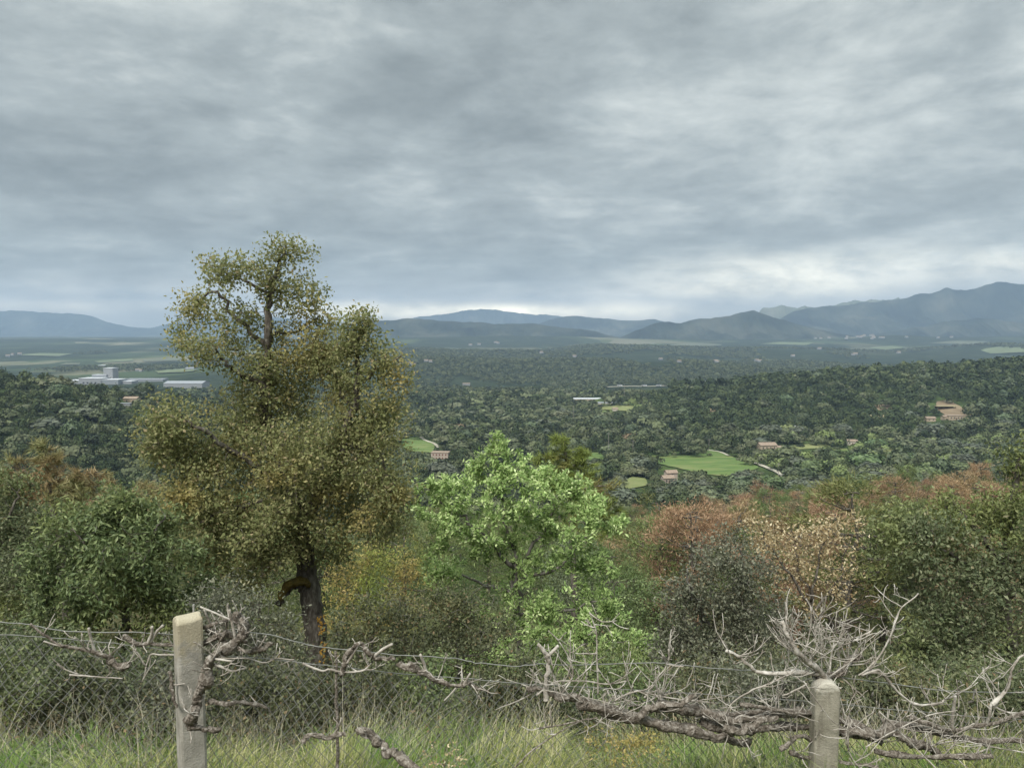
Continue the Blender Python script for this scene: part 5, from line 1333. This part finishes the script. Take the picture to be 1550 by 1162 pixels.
def wire(pxs, r=.0022, off=.0):
    p = np.array([P(a, b_, float(FY(a)) + off) for a, b_ in pxs])
    p = jitter_line(p, 6, .0012, re_)
    MB().tube(p, r, 6, cap=False).build('fence_wire', WIRE, fence, FO, smooth=True)
wire([(-400, 930), (-120, 938), (0, 942), (47, 945), (100, 955), (200, 957), (258, 960), (312, 960), (365, 956), (412, 961), (440, 968), (480, 978), (533, 983), (600, 991), (680, 995), (720, 1002), (780, 1008), (820, 1004), (850, 1006), (930, 1004), (1000, 1003), (1060, 1009), (1120, 1014), (1180, 1016), (1250, 1022), (1330, 1032), (1450, 1046), (1600, 1050), (1900, 1062)], off=.06)
wire([(-400, 950), (-100, 956), (0, 960), (80, 965), (190, 975), (262, 985), (330, 992), (400, 996), (480, 1005), (560, 1014), (640, 1022), (700, 1026), (800, 1035), (900, 1040), (1060, 1050), (1235, 1062), (1400, 1078), (1600, 1092), (1900, 1110)], .0018, off=.06)
# chain link: each wire zigzags down between the second wire and the ground
ml = MB()
def ztop_at(x):
    px_ = np.interp(x, [-3.7, 4.2], [-650, 2000])
    Yw = 2.95 + .40 * (x + 1.245) / 2.61 + .105
    pxs_a = np.array([-700, -400, 0, 190, 400, 560, 700, 800, 1060, 1235, 1600, 1900, 2200]); pys_a = np.array([940, 950, 960, 975, 996, 1014, 1026, 1035, 1050, 1062, 1092, 1110, 1125])
    pxe = CX + F_PX * x / (Yw * 1.03)
    return Yw, float(P(pxe, np.interp(pxe, pxs_a, pys_a), Yw)[2])
cell = .050
for sgn in (1, -1):
    for x0 in np.arange(-4.2, 5.0, cell):
        pts = []
        for s_ in np.linspace(0, 1, 16):
            x_ = x0 + sgn * s_ * .62
            Yw, zt = ztop_at(x_)
            if not -3.2 < x_ < 3.4: continue
            z_ = zt - s_ * .78
            wob = .012 * sin(x_ * 5.1 + s_ * 7) + .008 * sin(x_ * 17)
            pts.append((x_ + .006 * sin(s_ * 21 + x0 * 9), Yw + wob + sgn * .002, z_ + .008 * sin(x_ * 11)))
        if len(pts) > 2: ml.tube(pts, .00125, 4, cap=False)
ml.build('chain_link_mesh', MESHW, fence, FO, smooth=True)

# ------------------------------------------------------------------ dead branches laid along the fence
def crooked(p, amp, rng, k=8):
    q = jitter_line(p, k, 0, rng); n = len(q)
    w1 = np.cumsum(rng.normal(size=(n, 3)), 0); w1 -= np.linspace(0, 1, n)[:, None] * w1[-1]
    sm = np.stack([np.convolve(rng.normal(size=n + 8), np.ones(4) / 2., 'same')[4:-4] for _ in range(3)], 1)
    q = q + w1 * amp * .16 + sm * amp * .38
    return q

def ridged(mb, p, rad, sides, m, amp, rng):
    """a tube with lengthwise ridges, as dry wood has"""
    n0 = mb.n; mb.tube(p, rad, sides, m=m)
    V = mb.v[-1]; n = len(p)
    w = np.zeros((n, sides)); w[0] = rng.normal(size=sides)
    for i in range(1, n): w[i] = .80 * w[i - 1] + .6 * rng.normal(size=sides)
    R = V[:n * sides].reshape(n, sides, 3)
    R[:] = p[:, None, :] + (R - p[:, None, :]) * (1 + amp * np.clip(w, -2.2, 2.2))[:, :, None]

def twig_tree(mb, a, d, ln, r, rng, depth, m=1, curl=.35, up=.5, fork=2.2):
    """a thin forking twig"""
    n = 6; p = [a]; dd = d / np.linalg.norm(d)
    for k in range(n):
        dd = dd + rng.normal(size=3) * curl * .45 + np.array((0, 0, up * .10)); dd /= np.linalg.norm(dd)
        p.append(p[-1] + dd * ln / n)
    p = np.array(p)
    mb.tube(p, np.linspace(r, max(r * .5, .0015), n + 1), 5, m=m, cap=True)
    if depth > 0:
        for _ in range(int(rng.poisson(fork))):
            i = int(rng.integers(2, n)); side = rng.normal(size=3) * .9 + dd * .8 + np.array((0, 0, up * .6)); side[1] *= .6
            twig_tree(mb, p[i], side, ln * rng.uniform(.35, .7), r * .6, rng, depth - 1, m, curl, up, fork * .7)

def dead_branch(label, pxs, r, name='dead_branch', seed=0, twigs=6, tl=.16, tr=.0028, pale=False, gnarl=1.0, dy=0.0, group=None, up=.6, taper=.6, stubs=(), fork=1.6, tdepth=1, spread=1.0):
    rng = np.random.default_rng(9000 + seed)
    pts = []
    for t_ in pxs:
        a, b_ = t_[0], t_[1]; e = t_[2] if len(t_) > 2 else 0.0
        pts.append(P(a, b_, float(FY(a)) + dy + e))
    r_in = r; r0_ = r[0] if isinstance(r, tuple) else r; r1_ = r[1] if isinstance(r, tuple) else r * taper; r = max(r0_, r1_)
    if seed < 17 or seed > 60: r *= .86; r0_ *= .86; r1_ *= .86
    if r > .0129: r *= 1.15; r0_ *= 1.15; r1_ *= 1.15
    p = crooked(pts, r * .6 * gnarl, rng)
    mb = MB(); n = len(p)
    wob = np.convolve(rng.normal(size=n + 8), np.ones(5) / 2.236, 'same')[4:-4]
    rad = np.linspace(r0_, r1_, n) * (1 + .10 * gnarl * wob); rad = np.clip(rad, r * .25, r * 1.5)
    if r > .006:
        for k in rng.integers(0, n, max(1, n // 9)): rad[max(0, k - 1):k + 2] *= 1.15
    ridged(mb, p, rad, 12 if r > .006 else 7, 1 if pale else 0, .17 if r > .006 else .06, rng)
    if r > .008:       # peeling strands of bark beside the core
        for _ in range(int(2 + gnarl * 3)):
            i0 = int(rng.integers(0, max(1, n - 6))); i1 = min(n, i0 + int(rng.integers(5, 12)))
            off = rng.normal(size=3); off /= np.linalg.norm(off)
            seg = p[i0:i1] + off * rad[i0:i1, None] * rng.uniform(.8, 1.15) + rng.normal(size=(i1 - i0, 3)) * r * .12
            mb.tube(seg, np.linspace(.25, .12, i1 - i0) * r, 5, m=rng.integers(0, 2), rough=.1, rng=rng)
    for sx in stubs:      # (i_frac, px, py, radius): cut stubs
        i = int(sx[0] * (n - 1)); e = P(sx[1], sx[2], p[i][1] - .02)
        q = crooked([p[i], (p[i] * .5 + e * .5) + rng.normal(size=3) * sx[3] * .6, e], sx[3] * .3, rng, 4)
        mb.tube(q, np.linspace(sx[3] * 1.15, sx[3] * .9, len(q)), 8, m=1, rough=.08, rng=rng)
    for _ in range(int(twigs * 1.0 + .5)):
        i = int(rng.integers(1, n)); d = rng.normal(size=3) * spread + np.array((0, -.1, up)); d[1] *= .5
        twig_tree(mb, p[i], d, tl * rng.uniform(.5, 1.3), tr * 1.0 * rng.uniform(.7, 1.2), rng, tdepth, 1, up=up, fork=fork)
    base = p[n // 2].copy()
    o = mb.build(name, [DBARK, TWIG], None, base, smooth=True); o.location = tuple(base)
    tag(o, label, 'dead branch' if 'twig' not in name else 'twig', group)
    return o

DB = dead_branch
# left of and around the cream post
DB('gnarled dead branch with fine forked tip, on the wires left of the cream post', [(47, 946), (75, 964), (104, 981), (141, 986), (168, 998), (178, 1008), (196, 1005)], (.004, .015), seed=1, twigs=7, tl=.09, stubs=((.55, 134, 950, .005), (.3, 66, 970, .003)))
DB('thin bent dead stick below the gnarled branch left of the cream post', [(105, 1021), (134, 1023), (160, 1025), (186, 1026)], .0042, seed=2, twigs=3, tl=.08, pale=True)
DB('short dark branch behind the left face of the cream post', [(188, 962, .05), (208, 976, .05), (235, 974, .06), (275, 980, .07)], .010, seed=3, twigs=6, tl=.07, stubs=((.55, 230, 948, .006), (.6, 247, 946, .006)))
DB('thin forked stick drooping from the left side of the cream post', [(275, 990, .05), (245, 990, .03), (228, 990, .02), (221, 1010), (215, 1032)], .0046, seed=4, twigs=2, tl=.08, pale=True)
DB('thick twisted dead branch draped down the cream post face', [(360, 926, -.01), (362, 944, -.03), (354, 964, -.05), (336, 980, -.07), (317, 994, -.10), (311, 1026, -.11), (298, 1044, -.12), (294, 1072, -.12), (290, 1100, -.12)], .0175, seed=5, twigs=9, tl=.09, gnarl=1.5, taper=1.0, stubs=((.12, 303, 918, .004), (.28, 347, 922, .006), (.5, 352, 1000, .004)))
DB('second twisted dead branch crossing behind the draped one at the cream post', [(312, 950, .05), (340, 968, .05), (352, 980, .03), (372, 985, .02), (396, 982), (412, 974)], .013, seed=6, twigs=7, tl=.10, gnarl=1.5, taper=.7, stubs=((.75, 403, 962, .0035),))
DB('knotty dead branch just above the draped branch at the cream post', [(300, 976, .05), (326, 962, .03), (350, 963, .02), (374, 972, .02)], .014, seed=7, twigs=6, tl=.07, gnarl=1.5)
DB('broken upper stick poking above the draped branch at the cream post', [(302, 954, .04), (322, 944, .02), (342, 938, .01), (364, 930, .0)], .0095, seed=61, twigs=5, tl=.07, stubs=((.3, 309, 922, .004), (.7, 330, 924, .0035)))
DB('splintered dead stick leaning between the cream post and the draped branch', [(306, 1012, .02), (322, 990, .01), (338, 962, .0), (344, 940, .0)], .0085, seed=62, twigs=4, tl=.07)
DB('thin low tangle of dead sticks right of the cream post middle', [(312, 1000, .04), (336, 1008, .03), (352, 1016, .03), (372, 1010, .03)], .006, seed=63, twigs=8, tl=.08, pale=True)
DB('short cut branch lying across the foot of the cream post', [(284, 1101, -.12), (302, 1102, -.12), (318, 1104, -.12), (333, 1103, -.11)], .0105, seed=8, twigs=1, tl=.05, taper=.95)
DB('grey broken branch poking out right of the cream post above the grass', [(315, 1060, .03), (340, 1064, .03), (365, 1062, .04), (384, 1066, .05), (404, 1071, .06)], .009, seed=9, twigs=2, tl=.07, taper=.8)
DB('stubby bark strip hanging on the left edge of the cream post', [(257, 1016, -.02), (259, 1040, -.03), (264, 1058, -.04), (267, 1068, -.05)], .0095, seed=10, twigs=1, tl=.05)
DB('slim arched stick springing right from the cream post onto the upper wire', [(330, 996, .02), (372, 996, .02), (400, 1002, .02), (420, 996, .02), (445, 998, .02)], .0042, seed=11, twigs=4, tl=.09, pale=True)
# between the posts
DB('slender pale dead branch crossing the grey stake between the posts', [(459, 1004), (487, 1015), (500, 1012), (516, 1017), (548, 1014), (562, 1003)], .0062, seed=12, twigs=5, tl=.10, pale=True)
DB('thick arched dead branch above the grey stake between the posts', [(517, 1020), (524, 1000), (534, 983), (549, 976), (564, 992), (580, 993), (598, 995)], .0125, seed=13, twigs=5, tl=.08, gnarl=1.3, stubs=((.7, 594, 974, .006), (.45, 524, 1004, .005)))
DB('shaggy torn dead branch with loose bark sloping down between the posts', [(604, 1002), (631, 1012), (655, 1026), (682, 1038), (705, 1034), (728, 1045)], .0145, seed=14, twigs=9, tl=.10, gnarl=1.6, up=.0, stubs=((.3, 636, 990, .006), (.75, 712, 1019, .005), (.7, 672, 1060, .003)))
DB('dead log piece lying in the grass below the grey stake', [(460, 1121, -.05), (474, 1110, -.05), (497, 1116, -.05), (523, 1111, -.05)], .0125, seed=15, twigs=2, tl=.08, taper=.7)
DB('crooked dead root like branch sloping down through the grass', [(546, 1106, -.05), (571, 1110, -.07), (583, 1124, -.1), (592, 1138, -.13), (608, 1149, -.17), (632, 1164, -.22), (650, 1180, -.26)], .0135, seed=16, twigs=2, tl=.06, taper=1.35, gnarl=1.4, stubs=((.45, 578, 1132, .006),))
# forked stub and main pile
DB('pale upright forked stub standing out of the brush pile', [(826, 1060), (828, 1030), (831, 1010), (830, 994), (815, 974)], .0088, seed=17, twigs=2, tl=.06, pale=True, stubs=((.75, 845, 977, .007),), taper=.8)
DB('long dead branch at the left end of the brush pile below the forked stub', [(800, 1040), (827, 1046), (850, 1052), (872, 1050), (894, 1065), (921, 1085), (938, 1090)], .012, seed=18, twigs=16, tl=.17, gnarl=1.3)
DB('thick pale barked log on top of the brush pile with a sawn end', [(966, 1082, -.03), (980, 1074, -.04), (1000, 1068, -.05), (1022, 1064, -.05), (1055, 1053, -.06)], .014, seed=19, twigs=7, tl=.13, taper=.6)
DB('heavy dark log along the underside of the brush pile', [(880, 1066), (905, 1072), (941, 1081), (988, 1090), (1028, 1099), (1068, 1110), (1100, 1116), (1134, 1124)], .018, seed=20, twigs=12, tl=.14, taper=.8)
DB('longest dead log of the brush pile, running behind the pale capped post', [(1000, 1066, .04), (1048, 1077, .03), (1082, 1084, .03), (1120, 1092, .03), (1169, 1085, .04), (1230, 1081, .10), (1275, 1092, .10), (1310, 1100, .08)], .017, seed=21, twigs=14, tl=.16, taper=.95, gnarl=1.3)
DB('curved thick branch arching in front of the long log left of the pale capped post', [(1094, 1098, -.06), (1112, 1104, -.07), (1130, 1100, -.07), (1150, 1092, -.06), (1178, 1085, -.04)], .014, seed=22, twigs=5, tl=.12)
DB('thin dark branch over the long log just left of the pale capped post', [(1120, 1066), (1150, 1070), (1190, 1076), (1236, 1080, .06)], .009, seed=23, twigs=9, tl=.14)
DB('broken branch leaning to the ground left of the pale capped post', [(1180, 1134), (1196, 1122), (1212, 1114), (1236, 1124, .06)], .0105, seed=24, twigs=4, tl=.11)
DB('thin brown stick stretching left from under the brush pile', [(816, 1102), (850, 1096), (880, 1090), (905, 1086)], .0045, seed=25, twigs=4, tl=.10)
DB('long thin dark stem leaning up from the grass to the brush pile', [(775, 1165, -.15), (800, 1140, -.12), (830, 1118, -.08), (860, 1100, -.05), (890, 1086, -.02)], .0036, seed=26, twigs=2, tl=.08)
DB('second dark log under the long log, right of the sawn log', [(1060, 1092, .05), (1110, 1102, .05), (1165, 1100, .06), (1225, 1096, .10), (1290, 1110, .08), (1340, 1124, .05)], .0165, seed=51, twigs=8, tl=.14)
DB('dark crooked log tucked behind the long log in the middle of the brush pile', [(985, 1074, .08), (1040, 1070, .08), (1100, 1078, .08), (1160, 1076, .09), (1215, 1072, .11)], .0135, seed=52, twigs=10, tl=.15)
DB('dark mid pile branch sloping under the forked stub to the sawn log', [(838, 1050, .04), (880, 1062, .05), (930, 1074, .05), (975, 1086, .05), (1010, 1092, .04)], .013, seed=53, twigs=9, tl=.14)
DB('brown log crossing behind the pale smooth bough at the right', [(1340, 1094, .06), (1390, 1104, .06), (1440, 1116, .06), (1500, 1122, .05), (1560, 1120, .05)], .015, seed=54, twigs=9, tl=.15)
# twig sprays rising from the pile
DB('pale forked twig spray rising beside the forked stub', [(850, 1050), (866, 1022), (862, 998), (845, 968)], .0040, name='dead_twig', seed=27, twigs=6, tl=.11, pale=True)
DB('tall straight pale twig with a side fork above the brush pile', [(905, 1050), (904, 1000), (902, 960), (892, 925)], .0038, name='dead_twig', seed=28, twigs=6, tl=.10, pale=True)
DB('leaning pale twig with upright tip in the middle of the brush pile', [(975, 1055), (995, 1028), (1010, 1005), (1013, 982)], .0050, name='dead_twig', seed=29, twigs=7, tl=.12, pale=True, stubs=((.7, 1035, 1008, .003),))
DB('low tangled pale twigs sprawling over the left of the brush pile', [(812, 1052), (840, 1032), (880, 1030), (915, 1034), (950, 1030)], .0042, name='dead_twig', seed=30, twigs=14, tl=.15, pale=True)
DB('tangled pale twigs lying along the middle of the brush pile', [(930, 1060), (965, 1045), (1000, 1055), (1050, 1060), (1085, 1064)], .0044, name='dead_twig', seed=31, twigs=14, tl=.15, pale=True)
# the bleached burst behind the pale capped post
DB('bleached dead bough with white barkless tip, heart of the twig burst', [(1258, 1030, .05), (1240, 1012, .03), (1222, 1000), (1208, 984, -.02), (1195, 966, -.03), (1185, 940, -.03)], .0125, seed=32, twigs=26, tl=.20, up=.95, tr=.0030, tdepth=2, fork=1.7, gnarl=1.2, pale=True)
DB('dark stump end of the dead bough right behind the pale cap', [(1228, 1022, .08), (1252, 1024, .06), (1275, 1010, .06), (1300, 990, .05)], .016, seed=33, twigs=13, tl=.17, up=.6, tr=.0034, tdepth=2, gnarl=1.5, stubs=((.8, 1296, 986, .006),))
DB('long low dead limb reaching left from the twig burst with upright shoots', [(1100, 984, -.02), (1117, 993), (1132, 1003), (1149, 1014), (1178, 1018), (1213, 1015, .03), (1245, 1020, .05)], .0062, seed=34, twigs=13, tl=.16, up=1.1, pale=True, taper=1.5)
DB('tall thin white twig curving up right of the twig burst', [(1300, 1022), (1325, 1000), (1345, 970), (1354, 945), (1364, 922), (1390, 897)], .0046, name='dead_twig', seed=35, twigs=9, tl=.14, pale=True)
DB('straight white twig rising from the middle of the twig burst', [(1262, 985), (1248, 955), (1238, 935), (1220, 905)], .0040, name='dead_twig', seed=36, twigs=8, tl=.13, pale=True)
DB('pale twig bending up and over in front of the withered oak', [(1255, 1020), (1262, 978), (1280, 975), (1300, 965), (1318, 955)], .0044, name='dead_twig', seed=37, twigs=9, tl=.13, pale=True, up=.9)
DB('drooping pale twig looping under the left limb of the twig burst', [(1185, 1025), (1160, 1036), (1135, 1046), (1110, 1062), (1098, 1080)], .0042, name='dead_twig', seed=38, twigs=7, tl=.12, pale=True)
DB('forked pale twig hanging left of the pale capped post', [(1222, 1034), (1200, 1046), (1184, 1052)], .0046, name='dead_twig', seed=39, twigs=6, tl=.10, pale=True)
DB('thin twig slanting across the face of the pale capped post', [(1217, 1030, -.10), (1228, 1048, -.12), (1245, 1072, -.12), (1262, 1092, -.12), (1290, 1108, -.1)], .0030, name='dead_twig', seed=40, twigs=1, tl=.06, pale=True)
# right of the pale capped post
DB('stout dark log running right from behind the pale capped post', [(1268, 1098, .06), (1309, 1103, .04), (1350, 1106, .02), (1379, 1120), (1400, 1130), (1420, 1140)], .0215, seed=41, twigs=12, tl=.17, gnarl=1.4)
DB('pale smooth curved bough lying across the right of the brush pile', [(1380, 1086), (1414, 1097), (1443, 1105), (1474, 1097), (1512, 1091), (1550, 1079), (1600, 1065)], .0105, seed=42, twigs=12, tl=.17, taper=.7, stubs=((.35, 1446, 1052, .007), (.6, 1500, 1066, .006)))
DB('lower straight dead log ending right of the pale capped post', [(1325, 1136, -.02), (1390, 1146, -.04), (1448, 1146, -.05), (1500, 1144, -.05)], .0125, seed=43, twigs=9, tl=.15, taper=.9)
DB('bleached white zigzag branch stretching right of the twig burst', [(1305, 1022), (1332, 1015), (1350, 1036), (1379, 1064), (1419, 1066), (1443, 1053), (1452, 1049)], .0062, seed=44, twigs=14, tl=.15, pale=True)
DB('grey arching twig curving up at the right end of the brush pile', [(1500, 1068), (1521, 1047), (1530, 1025), (1535, 1007), (1550, 990), (1575, 975)], .0062, seed=45, twigs=9, tl=.14, pale=True)
DB('long thin pale stick crossing down over the right logs', [(1330, 1076, -.08), (1365, 1110, -.1), (1395, 1140, -.12), (1420, 1166, -.15)], .0042, name='dead_twig', seed=46, twigs=4, tl=.12, pale=True)
DB('long thin stick rising right over the stout dark log', [(1310, 1130, -.06), (1350, 1108, -.08), (1400, 1084, -.08), (1450, 1074, -.08)], .0036, name='dead_twig', seed=47, twigs=5, tl=.12, pale=True)
DB('curling thin stems under the logs right of the pale capped post', [(1290, 1090, -.05), (1280, 1120, -.07), (1292, 1150, -.1), (1310, 1168, -.12)], .0034, name='dead_twig', seed=48, twigs=8, tl=.14, pale=True)
DB('tangle of thin pale twigs low at the right end of the brush pile', [(1400, 1130), (1450, 1120), (1500, 1130), (1560, 1140)], .0040, name='dead_twig', seed=49, twigs=16, tl=.17, pale=True)
DB('dark broken branch lying low right beside the pale capped post', [(1195, 1140), (1230, 1148, .06), (1275, 1152, .05), (1330, 1160)], .010, seed=50, twigs=7, tl=.13)

# ------------------------------------------------------------------ grass of the bank
GR = leaf_mat('bank_grass', [(0, (.085, .11, .028)), (.4, (.19, .225, .06)), (.7, (.33, .33, .115)), (.92, (.50, .46, .22)), (1, (.64, .58, .36))],
              patch=[(0, (.05, .11, .018)), (.5, (.10, .19, .035)), (1, (.21, .29, .075))], patch_scale=1.3, patch_lo=.47, patch_hi=.60, trans=.3, rough=.6, spec=.2)
STRAW = leaf_mat('dry_stalks', [(0, (.20, .17, .11)), (.5, (.36, .32, .22)), (1, (.55, .50, .37))], trans=.2)
def grass(n, x0, x1, y0, y1, h0, h1, wd, rng, bend=.5, dens=None):
    mb = MB()
    x = rng.uniform(x0, x1, n); y = rng.uniform(y0, y1, n)
    tuft = vnoise(x * 4.3, y * 4.3, 12) * .6 + vnoise(x * 11, y * 11, 13) * .4
    k = rng.uniform(0, 1, n) < np.clip(tuft * 1.9 - .35, .08, 1)
    x, y, tuft = x[k], y[k], tuft[k]; n = len(x)
    z = H(x, y) - .02
    h = rng.uniform(h0, h1, n) * (.55 + .8 * tuft); w_ = wd * rng.uniform(.6, 1.3, n)
    a = rng.uniform(0, 2 * pi, n); la = np.c_[np.cos(a), np.sin(a)]
    # neighbours lean together
    lean = np.c_[vnoise(x * 2.2, y * 2.2, 21) - .5, vnoise(x * 2.2, y * 2.2, 22) - .5] * 1.6
    ld = la * .55 + lean; b = (rng.uniform(.15, 1, n) * bend)[:, None]
    base = np.c_[x, y, z]; V = []
    side = np.c_[-la[:, 1], la[:, 0], np.zeros(n)]
    for t_, wf in ((0, 1), (.4, .85), (.75, .5), (1, .08)):
        hz = h * t_ * (1 - .35 * b[:, 0] * t_ * t_)
        c_ = base + np.c_[ld * (b * t_ ** 2 * h[:, None]), hz]
        V += [c_ - side * (w_ * wf / 2)[:, None], c_ + side * (w_ * wf / 2)[:, None]]
    v = np.stack(V, 1).reshape(-1, 3); i = np.arange(n) * 8
    q = np.vstack([np.c_[i + 2 * s, i + 2 * s + 1, i + 2 * s + 3, i + 2 * s + 2] for s in range(3)])
    mb.add(v, q); return mb
rg = np.random.default_rng(55)
g1 = grass(130000, -3.6, 3.9, 2.35, 4.9, .17, .38, .0050, rg, bend=1.6)
o = g1.build('grass', GR); o['kind'] = 'stuff'
g2 = grass(6000, -3.8, 4.2, 3.5, 5.0, .30, .66, .0026, rg, bend=.9)
o = g2.build('dry_grass', STRAW); o['kind'] = 'stuff'

# low weeds between the grass
nw = 9000
xw = rg.uniform(-3.6, 3.9, nw); yw = rg.uniform(2.6, 4.7, nw); kw = vnoise(xw * 2.1, yw * 2.1, 44) > .5
xw, yw = xw[kw], yw[kw]; wb = MB()
zw = H(xw, yw) + rg.uniform(.03, .24, len(xw))
for _ in range(3):
    leaves(wb, np.c_[xw, yw, zw] + rg.normal(size=(len(xw), 3)) * .018, np.zeros((len(xw), 3)) + (0, 0, .3), .034, .017, rg, up=.8)
o = wb.build('weeds', L_ARBU); o['kind'] = 'stuff'
